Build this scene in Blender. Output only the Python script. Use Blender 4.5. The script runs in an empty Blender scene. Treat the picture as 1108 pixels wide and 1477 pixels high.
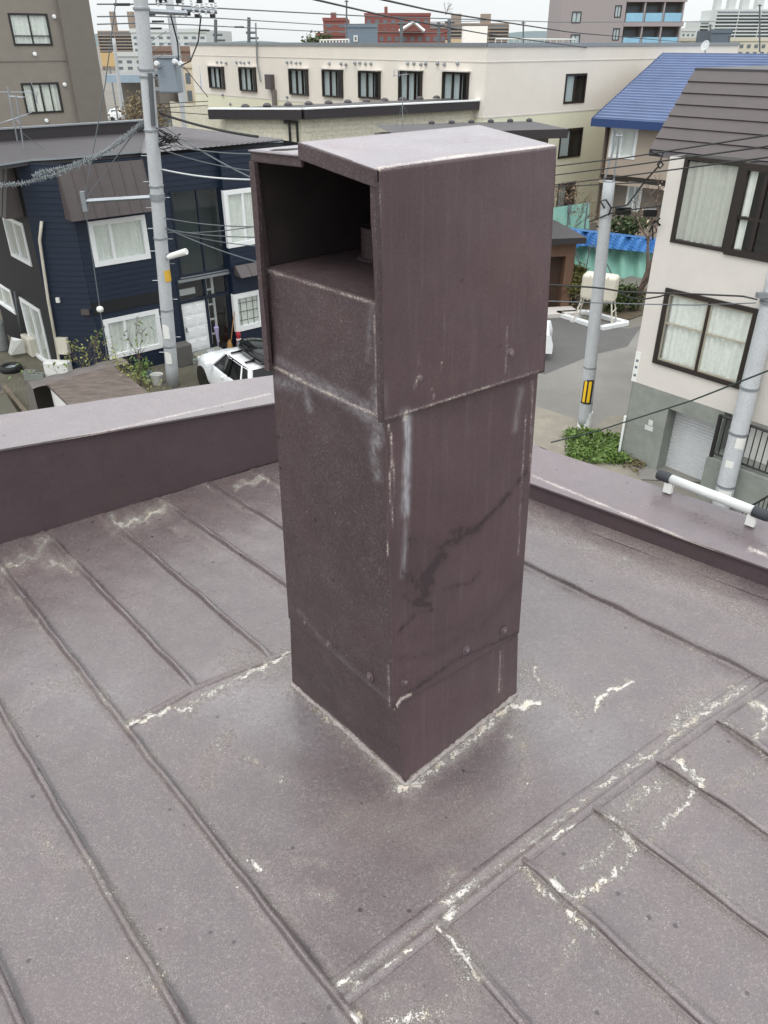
import bpy, math, random
import numpy as np
random.seed(7); rng = np.random.default_rng(7)
R_ = math.radians
scn = bpy.context.scene

# ------------------------------------------------------------------ camera, sky, sun, exposure
HC = 9.0; PITCH = 31.0; FPX = 1130.0; PW, PH = 1108.0, 1477.0
cd = bpy.data.cameras.new('camera'); cam = bpy.data.objects.new('camera', cd); scn.collection.objects.link(cam)
cam.location = (0, 0, HC); cam.rotation_euler = (R_(90 - PITCH), 0, 0)
cd.sensor_width = 36; cd.lens = 36 * FPX / PH; cd.clip_end = 6000; cd.clip_start = 0.05
scn.camera = cam
world = bpy.data.worlds.new('World'); scn.world = world; world.use_nodes = True
SUN_EL, SUN_AZ = 58, 205
def build_world():
    nt = world.node_tree; N = nt.nodes; K = nt.links
    for n in list(N): N.remove(n)
    out = N.new('ShaderNodeOutputWorld'); bg = N.new('ShaderNodeBackground')
    sky = N.new('ShaderNodeTexSky'); sky.sky_type = 'NISHITA'; sky.sun_disc = False
    sky.sun_elevation = R_(SUN_EL); sky.sun_rotation = R_(SUN_AZ); sky.air_density = 1.2; sky.dust_density = 3
    tc = N.new('ShaderNodeTexCoord'); sx = N.new('ShaderNodeSeparateXYZ'); K.new(tc.outputs['Generated'], sx.inputs[0])
    ramp = N.new('ShaderNodeMapRange'); K.new(sx.outputs['Z'], ramp.inputs[0])
    ramp.inputs[1].default_value = 0; ramp.inputs[2].default_value = 1.0; ramp.inputs[3].default_value = 7.4; ramp.inputs[4].default_value = 17.0
    cloud = N.new('ShaderNodeTexNoise'); cloud.inputs['Scale'].default_value = 2.2; cloud.inputs['Detail'].default_value = 5
    K.new(tc.outputs['Generated'], cloud.inputs['Vector'])
    cr = N.new('ShaderNodeMapRange'); K.new(cloud.outputs['Fac'], cr.inputs[0]); cr.inputs[1].default_value = .3; cr.inputs[2].default_value = .7
    cr.inputs[3].default_value = .94; cr.inputs[4].default_value = 1.06
    mu = N.new('ShaderNodeMath'); mu.operation = 'MULTIPLY'; K.new(ramp.outputs[0], mu.inputs[0]); K.new(cr.outputs[0], mu.inputs[1])
    cl = N.new('ShaderNodeMix'); cl.data_type = 'RGBA'; cl.blend_type = 'MULTIPLY'; cl.inputs[0].default_value = 1
    cl.inputs[6].default_value = (.965, 1.0, 1.015, 1); K.new(mu.outputs[0], cl.inputs[7])
    mx = N.new('ShaderNodeMix'); mx.data_type = 'RGBA'; mx.inputs[0].default_value = .92
    K.new(sky.outputs[0], mx.inputs[6]); K.new(cl.outputs[2], mx.inputs[7])
    K.new(mx.outputs[2], bg.inputs[0]); bg.inputs[1].default_value = .11
    K.new(bg.outputs[0], out.inputs[0])
build_world()
sl = bpy.data.lights.new('sun', 'SUN'); sun = bpy.data.objects.new('sun', sl); scn.collection.objects.link(sun)
sl.energy = 0.9; sl.angle = R_(25); sl.color = (1, .97, .93)
_d = (math.sin(R_(SUN_AZ)) * math.cos(R_(SUN_EL)), math.cos(R_(SUN_AZ)) * math.cos(R_(SUN_EL)), math.sin(R_(SUN_EL)))
import mathutils
sun.rotation_euler = mathutils.Vector(_d).to_track_quat('Z', 'Y').to_euler()
scn.view_settings.view_transform = 'Standard'; scn.view_settings.look = 'None'
scn.view_settings.gamma = 1; scn.view_settings.exposure = 0.30; scn.view_settings.use_curve_mapping = False

# ------------------------------------------------------------------ photo geometry: pixel -> ray -> point on a real plane
_p = R_(PITCH)
FW = np.array([0, math.cos(_p), -math.sin(_p)]); RT = np.array([1., 0, 0]); UP = np.cross(RT, FW)
O = np.array([0, 0, HC])
def ray(x, y):
    d = (x - PW / 2) * RT - (y - PH / 2) * UP + FPX * FW
    return d / np.linalg.norm(d)
def G(x, y, z=0): d = ray(x, y); return O + d * ((z - HC) / d[2])
def D(x, y, Y): d = ray(x, y); return O + d * (Y / d[1])
def proj(P):
    q = np.asarray(P) - O; z = q @ FW
    return PW / 2 + FPX * (q @ RT) / z, PH / 2 - FPX * (q @ UP) / z
def dirv(az): return np.array([math.sin(R_(az)), math.cos(R_(az))])

# ------------------------------------------------------------------ materials
def lin(c):
    return tuple(((v / 255) / 12.92 if v / 255 <= .04045 else ((v / 255 + .055) / 1.055) ** 2.4) for v in c)
_m = {}
def M(name, rgb, rough=.6, metal=0, var=.12, scale=6, bump=.0, bscale=40, spec=.5, emit=0, stretch=(1, 1, 1), fine=.0, coat=0):
    if name in _m: return _m[name]
    m = bpy.data.materials.new(name); m.use_nodes = True; _m[name] = m
    nt = m.node_tree; N = nt.nodes; K = nt.links; b = N['Principled BSDF']
    c = lin(rgb); b.inputs['Roughness'].default_value = rough; b.inputs['Metallic'].default_value = metal
    b.inputs['Specular IOR Level'].default_value = spec; b.inputs['Coat Weight'].default_value = coat
    b.inputs['Base Color'].default_value = (*c, 1)
    tc = N.new('ShaderNodeTexCoord'); mp = N.new('ShaderNodeMapping'); mp.inputs['Scale'].default_value = stretch
    K.new(tc.outputs['Object'], mp.inputs[0])
    if var > 0:
        n = N.new('ShaderNodeTexNoise'); n.inputs['Scale'].default_value = scale; n.inputs['Detail'].default_value = 8; n.inputs['Roughness'].default_value = .65
        K.new(mp.outputs[0], n.inputs['Vector'])
        mr = N.new('ShaderNodeMapRange'); mr.inputs[1].default_value = .25; mr.inputs[2].default_value = .75
        mr.inputs[3].default_value = 1 - var; mr.inputs[4].default_value = 1 + var; K.new(n.outputs['Fac'], mr.inputs[0])
        last = mr.outputs[0]
        if fine > 0:
            n2 = N.new('ShaderNodeTexNoise'); n2.inputs['Scale'].default_value = bscale; n2.inputs['Detail'].default_value = 3
            K.new(mp.outputs[0], n2.inputs['Vector'])
            m2 = N.new('ShaderNodeMapRange'); m2.inputs[1].default_value = .3; m2.inputs[2].default_value = .7
            m2.inputs[3].default_value = 1 - fine; m2.inputs[4].default_value = 1 + fine; K.new(n2.outputs['Fac'], m2.inputs[0])
            mm = N.new('ShaderNodeMath'); mm.operation = 'MULTIPLY'; K.new(last, mm.inputs[0]); K.new(m2.outputs[0], mm.inputs[1]); last = mm.outputs[0]
        mx = N.new('ShaderNodeMix'); mx.data_type = 'RGBA'; mx.blend_type = 'MULTIPLY'; mx.inputs[0].default_value = 1
        mx.inputs[6].default_value = (*c, 1); K.new(last, mx.inputs[7]); K.new(mx.outputs[2], b.inputs['Base Color'])
    if bump > 0:
        n3 = N.new('ShaderNodeTexNoise'); n3.inputs['Scale'].default_value = bscale; n3.inputs['Detail'].default_value = 6
        K.new(mp.outputs[0], n3.inputs['Vector'])
        bp = N.new('ShaderNodeBump'); bp.inputs['Strength'].default_value = bump; bp.inputs['Distance'].default_value = .02
        K.new(n3.outputs['Fac'], bp.inputs['Height']); K.new(bp.outputs[0], b.inputs['Normal'])
    if emit: b.inputs['Emission Color'].default_value = (*c, 1); b.inputs['Emission Strength'].default_value = emit
    return m
def glass_mat():
    m = bpy.data.materials.new('window_glass'); m.use_nodes = True
    nt = m.node_tree; N = nt.nodes; K = nt.links; N.remove(N['Principled BSDF'])
    tr = N.new('ShaderNodeBsdfTransparent'); tr.inputs[0].default_value = (.98, .99, .985, 1)
    gl = N.new('ShaderNodeBsdfGlossy'); gl.inputs['Roughness'].default_value = .03; gl.inputs[0].default_value = (.9, .95, 1, 1)
    lw = N.new('ShaderNodeLayerWeight'); lw.inputs[0].default_value = .5; pw = N.new('ShaderNodeMath'); pw.operation = 'POWER'; pw.inputs[1].default_value = 4; K.new(lw.outputs['Facing'], pw.inputs[0])
    mr = N.new('ShaderNodeMath'); mr.operation = 'MULTIPLY_ADD'; mr.inputs[1].default_value = .7; mr.inputs[2].default_value = .07; K.new(pw.outputs[0], mr.inputs[0])
    ms = N.new('ShaderNodeMixShader'); K.new(mr.outputs[0], ms.inputs[0]); K.new(tr.outputs[0], ms.inputs[1]); K.new(gl.outputs[0], ms.inputs[2])
    K.new(ms.outputs[0], N['Material Output'].inputs[0]); return m
GLASS = glass_mat()
def net_mat():
    m = bpy.data.materials.new('green_net'); m.use_nodes = True
    nt = m.node_tree; N = nt.nodes; K = nt.links; b = N['Principled BSDF']
    b.inputs['Base Color'].default_value = (*lin((140, 192, 176)), 1); b.inputs['Roughness'].default_value = .8
    tr = N.new('ShaderNodeBsdfTransparent'); ms = N.new('ShaderNodeMixShader'); ms.inputs[0].default_value = .85
    K.new(tr.outputs[0], ms.inputs[1]); K.new(b.outputs[0], ms.inputs[2]); K.new(ms.outputs[0], N['Material Output'].inputs[0]); return m

# weathered brown sheet metal: attributes 'wear' (cream paint loss), 'dark' (bruise, painted shade), 'pale' (grey streaks) on the mesh
def sheet_metal(name, rgb, speck=.5, coat=0, streak=0, rough=.42, blotch=.16, pale=(164, 163, 167), bump=.25, fleckc=(150, 140, 140), vscale=1.0, spec=.5):
    m = bpy.data.materials.new(name); m.use_nodes = True
    nt = m.node_tree; N = nt.nodes; K = nt.links; b = N['Principled BSDF']
    tc = N.new('ShaderNodeTexCoord')
    def noise(s, det=4, rgh=.6, vec=None, dist=0):
        n = N.new('ShaderNodeTexNoise'); n.inputs['Scale'].default_value = s; n.inputs['Detail'].default_value = det; n.inputs['Roughness'].default_value = rgh
        n.inputs['Distortion'].default_value = dist
        K.new(vec or tc.outputs['Object'], n.inputs['Vector']); return n.outputs['Fac']
    def mr(v, a, b_, c=0, d=1):
        n = N.new('ShaderNodeMapRange'); n.inputs[1].default_value = a; n.inputs[2].default_value = b_; n.inputs[3].default_value = c; n.inputs[4].default_value = d
        K.new(v, n.inputs[0]); return n.outputs[0]
    def mix(f, a, c, mode='MIX'):
        n = N.new('ShaderNodeMix'); n.data_type = 'RGBA'; n.blend_type = mode
        for i, v in ((0, f), (6, a), (7, c)):
            if isinstance(v, (int, float)): n.inputs[i].default_value = v
            elif isinstance(v, tuple): n.inputs[i].default_value = (*v, 1)
            else: K.new(v, n.inputs[i])
        return n.outputs[2]
    def math_(op, a, c=0):
        n = N.new('ShaderNodeMath'); n.operation = op
        for i, v in ((0, a), (1, c)):
            if isinstance(v, (int, float)): n.inputs[i].default_value = v
            else: K.new(v, n.inputs[i])
        return n.outputs[0]
    def attr(nm):
        n = N.new('ShaderNodeAttribute'); n.attribute_name = nm; return n.outputs['Fac']
    base = lin(rgb)
    col = mix(1.0, base, mr(noise(1.3, 5, .6), .3, .7, 1 - blotch, 1 + blotch), 'MULTIPLY')
    col = mix(1.0, col, mr(noise(9, 6, .7), .3, .7, 1 - blotch * .6, 1 + blotch * .6), 'MULTIPLY')
    col = mix(mr(noise(3.1, 4, .6), .5, .72, 0, .35), col, tuple(v * f for v, f in zip(base, (1.28, 1.08, 1.08))))
    # worm-like pale flecks
    f1 = noise(125 * vscale, 4, .75, dist=1.6); f2 = noise(7, 4, .7)
    th = mr(f2, .3, .75, .555, .49)
    fl = math_('MULTIPLY', mr(math_('SUBTRACT', f1, th), 0, .10), speck)
    col = mix(fl, col, lin(fleckc))
    gr = mr(noise(300 * vscale, 3, .7), .3, .7, .76, 1.24); col = mix(1.0, col, gr, 'MULTIPLY')
    gr2 = mr(noise(110 * vscale, 5, .85), .3, .7, 1.14 - .28 * (speck > .2), .86 + .28 * (speck > .2)); col = mix(.9, col, gr2, 'MULTIPLY')
    pit = mr(noise(190 * vscale, 2, .5), .64, .68); col = mix(math_('MULTIPLY', pit, .55 * (speck > .2)), col, lin((58, 47, 48)))
    # sparse dark dots
    vo = N.new('ShaderNodeTexVoronoi'); vo.inputs['Scale'].default_value = 13 * vscale; K.new(tc.outputs['Object'], vo.inputs['Vector'])
    sep = N.new('ShaderNodeSeparateXYZ'); K.new(vo.outputs['Color'], sep.inputs[0])
    dot = math_('LESS_THAN', vo.outputs['Distance'], mr(sep.outputs[0], .3, 1, 0, .12))
    col = mix(math_('MULTIPLY', dot, .9 if speck > .1 else .35), col, lin((48, 38, 40)))
    vo2 = N.new('ShaderNodeTexVoronoi'); vo2.inputs['Scale'].default_value = 34 * vscale; K.new(tc.outputs['Object'], vo2.inputs['Vector'])
    sep2 = N.new('ShaderNodeSeparateXYZ'); K.new(vo2.outputs['Color'], sep2.inputs[0])
    dot2 = math_('LESS_THAN', vo2.outputs['Distance'], mr(sep2.outputs[1], .88, 1, 0, .12))
    col = mix(math_('MULTIPLY', dot2, .5 * min(1, speck * 1.6)), col, lin((196, 188, 184)))
    if streak:
        mp = N.new('ShaderNodeMapping'); mp.inputs['Scale'].default_value = (1, 1, .03); K.new(tc.outputs['Object'], mp.inputs[0])
        s = noise(55, 4, .7, mp.outputs[0]); col = mix(math_('MULTIPLY', mr(s, .52, .72), .22 * streak), col, lin((128, 116, 118)))
        s2 = noise(23, 3, .7, mp.outputs[0]); col = mix(math_('MULTIPLY', mr(s2, .56, .7), .25 * streak), col, lin((52, 42, 46)))
    # pale grey film
    pmp = N.new('ShaderNodeMapping'); pmp.inputs['Scale'].default_value = (1, 1, .12 if streak else 1); K.new(tc.outputs['Object'], pmp.inputs[0]); pmap = pmp.outputs[0]
    pf = math_('MULTIPLY', attr('pale'), mr(noise(60, 5, .7, pmap), .36, .62, .15, 1)); col = mix(pf, col, lin(pale))
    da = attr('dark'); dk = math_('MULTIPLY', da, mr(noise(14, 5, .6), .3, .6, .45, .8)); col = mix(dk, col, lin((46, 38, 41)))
    mpd = N.new('ShaderNodeMapping'); mpd.inputs['Scale'].default_value = (1, 1, .45); K.new(tc.outputs['Object'], mpd.inputs[0])
    dc = mr(math_('ADD', da, math_('MULTIPLY', noise(48, 4, .65, mpd.outputs[0], .5), 1.3)), 1.06, 1.12); dc = math_('MULTIPLY', math_('MULTIPLY', dc, mr(da, .1, .3)), .6); col = mix(dc, col, lin((50, 41, 44)))
    w = attr('wear')
    wn = math_('ADD', math_('ADD', math_('MULTIPLY', noise(80, 5, .78, dist=2.2), 2.5), math_('MULTIPLY', noise(24, 4, .7), .5)), math_('MULTIPLY', w, .95))
    halo = mr(wn, 1.5, 2.1, 0, .5); halo = math_('MULTIPLY', halo, mr(w, .04, .4))
    col = mix(halo, col, lin((186, 170, 166)))
    core = math_('MULTIPLY', mr(wn, 1.9, 2.15), mr(w, .1, .3)); col = mix(math_('MULTIPLY', core, .92), col, mix(mr(noise(18, 3, .6), .5, .68), lin((208, 202, 194)), lin((214, 200, 178))))
    K.new(col, b.inputs['Base Color']); b.inputs['Specular IOR Level'].default_value = spec; b.inputs['Coat Weight'].default_value = coat; b.inputs['Coat Roughness'].default_value = .22
    rr = mr(noise(11, 5, .7), .3, .7, rough - .08, rough + .1)
    rr = math_('ADD', rr, math_('MULTIPLY', fl, .25)); K.new(rr, b.inputs['Roughness'])
    bh = math_('ADD', math_('MULTIPLY', f1, .5), math_('MULTIPLY', noise(5, 3, .5), 3.0)); bh = math_('ADD', bh, math_('MULTIPLY', core, 1.6))
    bp = N.new('ShaderNodeBump'); bp.inputs['Strength'].default_value = bump; bp.inputs['Distance'].default_value = .004
    K.new(bh, bp.inputs['Height']); K.new(bp.outputs[0], b.inputs['Normal'])
    return m

# ------------------------------------------------------------------ mesh helpers
class MB:
    def __init__(s): s.v = []; s.f = []
    def add(s, vs, fs):
        n = len(s.v); s.v += [tuple(map(float, p)) for p in vs]; s.f += [tuple(i + n for i in f) for f in fs]; return s
    def box(s, c, sz, az=None, ax=None):
        # c = centre; sz = (along, across, up); az turns 'along' to compass direction
        u = np.array([1., 0, 0]) if az is None else np.array([*dirv(az), 0]); w = np.array([0, 0, 1.]); v = np.cross(w, u)
        if ax is not None: u, v, w = [np.array(a, float) for a in ax]
        c = np.array(c, float); P = [c + u * sx * sz[0] / 2 + v * sy * sz[1] / 2 + w * sz_ * sz[2] / 2 for sz_ in (-1, 1) for sy in (-1, 1) for sx in (-1, 1)]
        return s.add(P, [(0, 2, 3, 1), (4, 5, 7, 6), (0, 1, 5, 4), (2, 6, 7, 3), (0, 4, 6, 2), (1, 3, 7, 5)])
    def prism(s, poly, z0, z1):
        n = len(poly); z1s = z1 if hasattr(z1, '__len__') else [z1] * n
        return s.add([(p[0], p[1], z0) for p in poly] + [(p[0], p[1], z) for p, z in zip(poly, z1s)],
                     [tuple(range(n))[::-1], tuple(range(n, 2 * n))] + [(i, (i + 1) % n, n + (i + 1) % n, n + i) for i in range(n)])
    def tube(s, pts, r, n=6, cap=True):
        pts = [np.array(p, float) for p in pts]; rs = r if hasattr(r, '__len__') else [r] * len(pts); V = []
        for i, p in enumerate(pts):
            t = pts[min(i + 1, len(pts) - 1)] - pts[max(i - 1, 0)]; t = t / (np.linalg.norm(t) + 1e-9)
            a = np.array([0, 0, 1.]) if abs(t[2]) < .9 else np.array([1., 0, 0]); x = np.cross(t, a); x /= np.linalg.norm(x); y = np.cross(t, x)
            V += [p + rs[i] * (math.cos(2 * math.pi * k / n) * x + math.sin(2 * math.pi * k / n) * y) for k in range(n)]
        F = [(i * n + k, i * n + (k + 1) % n, (i + 1) * n + (k + 1) % n, (i + 1) * n + k) for i in range(len(pts) - 1) for k in range(n)]
        if cap: F += [tuple(range(n))[::-1], tuple(range((len(pts) - 1) * n, len(pts) * n))]
        return s.add(V, F)
    def quad(s, *p): return s.add(p, [tuple(range(len(p)))])
    def grid(s, fn, us, vs):
        nu, nv = len(us), len(vs); V = [fn(u, v) for v in vs for u in us]
        return s.add(V, [(j * nu + i, j * nu + i + 1, (j + 1) * nu + i + 1, (j + 1) * nu + i) for j in range(nv - 1) for i in range(nu - 1)])
    def lathe(s, c, prof, n=12, axis=(0, 0, 1)):
        c = np.array(c, float); w = np.array(axis, float); w /= np.linalg.norm(w); a = np.array([1., 0, 0]) if abs(w[0]) < .8 else np.array([0, 1., 0])
        u = np.cross(w, a); u /= np.linalg.norm(u); v = np.cross(w, u)
        V = [c + r * (math.cos(2 * math.pi * k / n) * u + math.sin(2 * math.pi * k / n) * v) + h * w for r, h in prof for k in range(n)]
        F = [(i * n + k, i * n + (k + 1) % n, (i + 1) * n + (k + 1) % n, (i + 1) * n + k) for i in range(len(prof) - 1) for k in range(n)]
        F += [tuple(range(n))[::-1], tuple(range((len(prof) - 1) * n, len(prof) * n))]
        return s.add(V, F)
BASE = {}
def link(o): scn.collection.objects.link(o); return o
def tagit(o, label=None, cat=None, group=None, kind=None):
    for k, v in (('label', label), ('category', cat), ('group', group), ('kind', kind)):
        if v: o[k] = v
    return o
def thing(name, base, label, cat, group=None):
    o = bpy.data.objects.new(name, None); o.empty_display_size = .3; o.location = tuple(map(float, base)); link(o); BASE[o.name] = np.array(base, float)
    return tagit(o, label, cat, group)
def emit(name, mb, mat, parent=None, base=None, smooth=False, kind=None, label=None, bevel=0):
    b = BASE[parent.name] if parent is not None else np.array(base if base is not None else (0, 0, 0), float)
    V = np.array(mb.v) - b
    me = bpy.data.meshes.new(name); me.from_pydata(V.tolist(), [], mb.f); me.update()
    me.materials.append(mat)
    if smooth: me.polygons.foreach_set('use_smooth', [True] * len(me.polygons))
    o = bpy.data.objects.new(name, me); link(o)
    if parent is not None: o.parent = parent; BASE[o.name] = b
    else: o.location = tuple(b); BASE[o.name] = b
    if bevel:
        md = o.modifiers.new('bevel', 'BEVEL'); md.width = bevel; md.segments = 2; md.limit_method = 'ANGLE'
    return tagit(o, label, None, None, kind)
def single(name, mb, mat, label, cat, group=None, base=None, smooth=False, bevel=0, kind=None):
    if base is None:
        a = np.array(mb.v); base = (a[:, 0].mean(), a[:, 1].mean(), a[:, 2].min())
    o = emit(name, mb, mat, None, base, smooth, kind, None, bevel); return tagit(o, label, cat, group)
def copy_tree(o, parent=None):
    c = o.copy(); link(c)
    if parent is not None: c.parent = parent
    for ch in list(o.children): copy_tree(ch, c)
    return c

# ------------------------------------------------------------------ materials used
BROWN = (100, 88, 91)
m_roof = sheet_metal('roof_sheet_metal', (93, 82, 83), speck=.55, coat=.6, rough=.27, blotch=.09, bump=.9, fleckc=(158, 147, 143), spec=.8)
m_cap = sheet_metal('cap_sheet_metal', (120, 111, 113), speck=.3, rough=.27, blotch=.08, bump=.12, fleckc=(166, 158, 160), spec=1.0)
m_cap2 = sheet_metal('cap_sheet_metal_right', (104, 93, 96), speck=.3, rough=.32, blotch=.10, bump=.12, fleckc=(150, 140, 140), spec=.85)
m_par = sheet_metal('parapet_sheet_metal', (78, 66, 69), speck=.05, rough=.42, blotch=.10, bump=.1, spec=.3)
m_chl = sheet_metal('chimney_left_metal', (72, 59, 61), speck=.5, rough=.5, blotch=.2, bump=.35, fleckc=(126, 118, 120), vscale=1.25, spec=.3)
m_chr = sheet_metal('chimney_right_metal', (82, 66, 69), speck=.05, streak=.55, rough=.42, blotch=.13, bump=.12, vscale=1.1, spec=.4)
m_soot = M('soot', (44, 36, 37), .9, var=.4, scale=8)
m_seal = M('sealant', (150, 142, 138), .6, var=.3, scale=30, bump=.6, bscale=70, fine=.2)
m_dark = M('dark_void', (12, 11, 12), .9, var=0)
m_screw = M('screw_metal', (104, 90, 94), .4, metal=.2, var=.2, scale=60)
m_conc = M('pole_concrete', (178, 181, 184), .85, var=.12, scale=5, bump=.3, bscale=60, fine=.1, stretch=(1, 1, .35))
m_concwall = M('concrete_wall', (134, 138, 132), .9, var=.24, scale=1.6, bump=.3, bscale=30, fine=.06)
m_steel = M('galvanised_steel', (150, 155, 160), .45, metal=.6, var=.1, scale=8)
m_cable = M('black_cable', (28, 28, 30), .6, var=0)
m_cableg = M('grey_cable', (92, 98, 102), .6, var=0)
m_ins = M('insulator', (205, 208, 210), .3, var=.05)
m_whitef = M('white_window_frame', (234, 236, 236), .4, var=.04)
m_brownf = M('dark_brown_frame', (42, 35, 32), .4, var=.1)
m_blackf = M('black_window_frame', (34, 33, 34), .4, var=.1)
m_curt = M('curtain_fabric', (220, 224, 218), .9, var=.12, scale=10)
m_curt2 = M('curtain_grey', (186, 188, 180), .9, var=.08, scale=10)
m_int = M('room_interior', (62, 60, 58), .9, var=.2, scale=2)
m_navy = M('navy_siding', (6, 26, 48), .55, var=.10, scale=3, bump=.1, bscale=80)
m_navyd = M('charcoal_siding', (20, 21, 26), .6, var=.08, scale=3)
m_brmetal = M('brown_roof_metal', (82, 74, 74), .45, var=.12, scale=3, fine=.05, bscale=60)
m_greyroof = M('grey_roof_metal', (112, 108, 110), .5, var=.1, scale=2)
m_darkroof = M('dark_roof_metal', (70, 66, 68), .55, var=.12, scale=2)
m_fascia = M('dark_fascia', (50, 46, 48), .5, var=.06)
m_white = M('white_paint', (226, 226, 222), .5, var=.04)
m_cream = M('cream_wall', (226, 219, 209), .85, var=.035, scale=1.2, bump=.12, bscale=25)
m_yellow = M('pale_yellow_wall', (222, 220, 196), .85, var=.03, scale=1.2, bump=.12, bscale=25)
m_offw = M('off_white_wall', (210, 205, 199), .85, var=.07, scale=.9, bump=.2, bscale=60)
m_apt = M('taupe_wall', (134, 127, 119), .85, var=.07, scale=2.2, bump=.25, bscale=35, fine=.05)
m_aptd = M('taupe_wall_dark', (116, 110, 104), .85, var=.06, scale=2.2)
m_beige = M('beige_wall', (172, 158, 144), .85, var=.03)
m_blue = M('blue_roof_metal', (106, 120, 152), .42, var=.16, scale=.7)
m_bluef = M('blue_fascia', (44, 66, 112), .4, var=.05)
m_wood = M('brown_wood', (104, 78, 62), .7, var=.2, scale=4, stretch=(1, 1, .2))
m_tarp = M('blue_tarp', (66, 118, 176), .45, var=.12, scale=6, bump=.5, bscale=12)
m_net = net_mat()
m_leaf = M('leaf_green', (96, 120, 58), .6, var=.5, scale=4, fine=.3, bscale=30)
m_leafd = M('leaf_dark', (66, 80, 44), .65, var=.4, scale=9)
m_leafy = M('leaf_yellow', (136, 138, 76), .6, var=.45, scale=4)
m_bark = M('bark', (98, 84, 76), .9, var=.25, scale=14, bump=.5, bscale=50)
m_rubber = M('rubber', (26, 26, 27), .7, var=.1)
m_carw = M('car_white_paint', (240, 242, 244), .22, var=.01, coat=.6)
m_carb = M('gloss_black', (16, 17, 19), .15, var=0)
m_red = M('red_brick_wall', (134, 84, 77), .85, var=.1, scale=4)
m_tan = M('tan_block_wall', (150, 136, 124), .85, var=.05)
m_mauve = M('mauve_grey_wall', (154, 146, 146), .85, var=.04)
m_far = M('pale_far_wall', (196, 200, 198), .85, var=.04)
m_fard = M('far_window_band', (104, 112, 118), .5, var=.1)
m_bglass = M('blue_balcony_glass', (138, 182, 206), .2, var=.1, scale=1)
m_dirt = M('yard_dirt', (92, 88, 76), .95, var=.3, scale=1.7, bump=.7, bscale=14, fine=.25)
m_asph = M('old_asphalt', (124, 122, 118), .9, var=.12, scale=.8, bump=.35, bscale=90, fine=.10)
m_asphd = M('dark_asphalt', (98, 97, 96), .9, var=.1, scale=2, bump=.35, bscale=90, fine=.10)
m_ground = M('town_ground', (118, 114, 106), .95, var=.2, scale=.15)

# ================================================================== OUR OWN ROOF
RZ = 6.6
a_ = R_(43.5); uA = np.array([math.cos(a_), math.sin(a_)]); uB = np.array([-math.sin(a_), math.cos(a_)])
bf = G(585, 1130, RZ)[:2]
def W(u, v, h=0): p = bf + u * uA + v * uB; return np.array([p[0], p[1], RZ + h])
def UV(x, y, h=0): d = G(x, y, RZ + h)[:2] - bf; return float(d @ uA), float(d @ uB)

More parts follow.
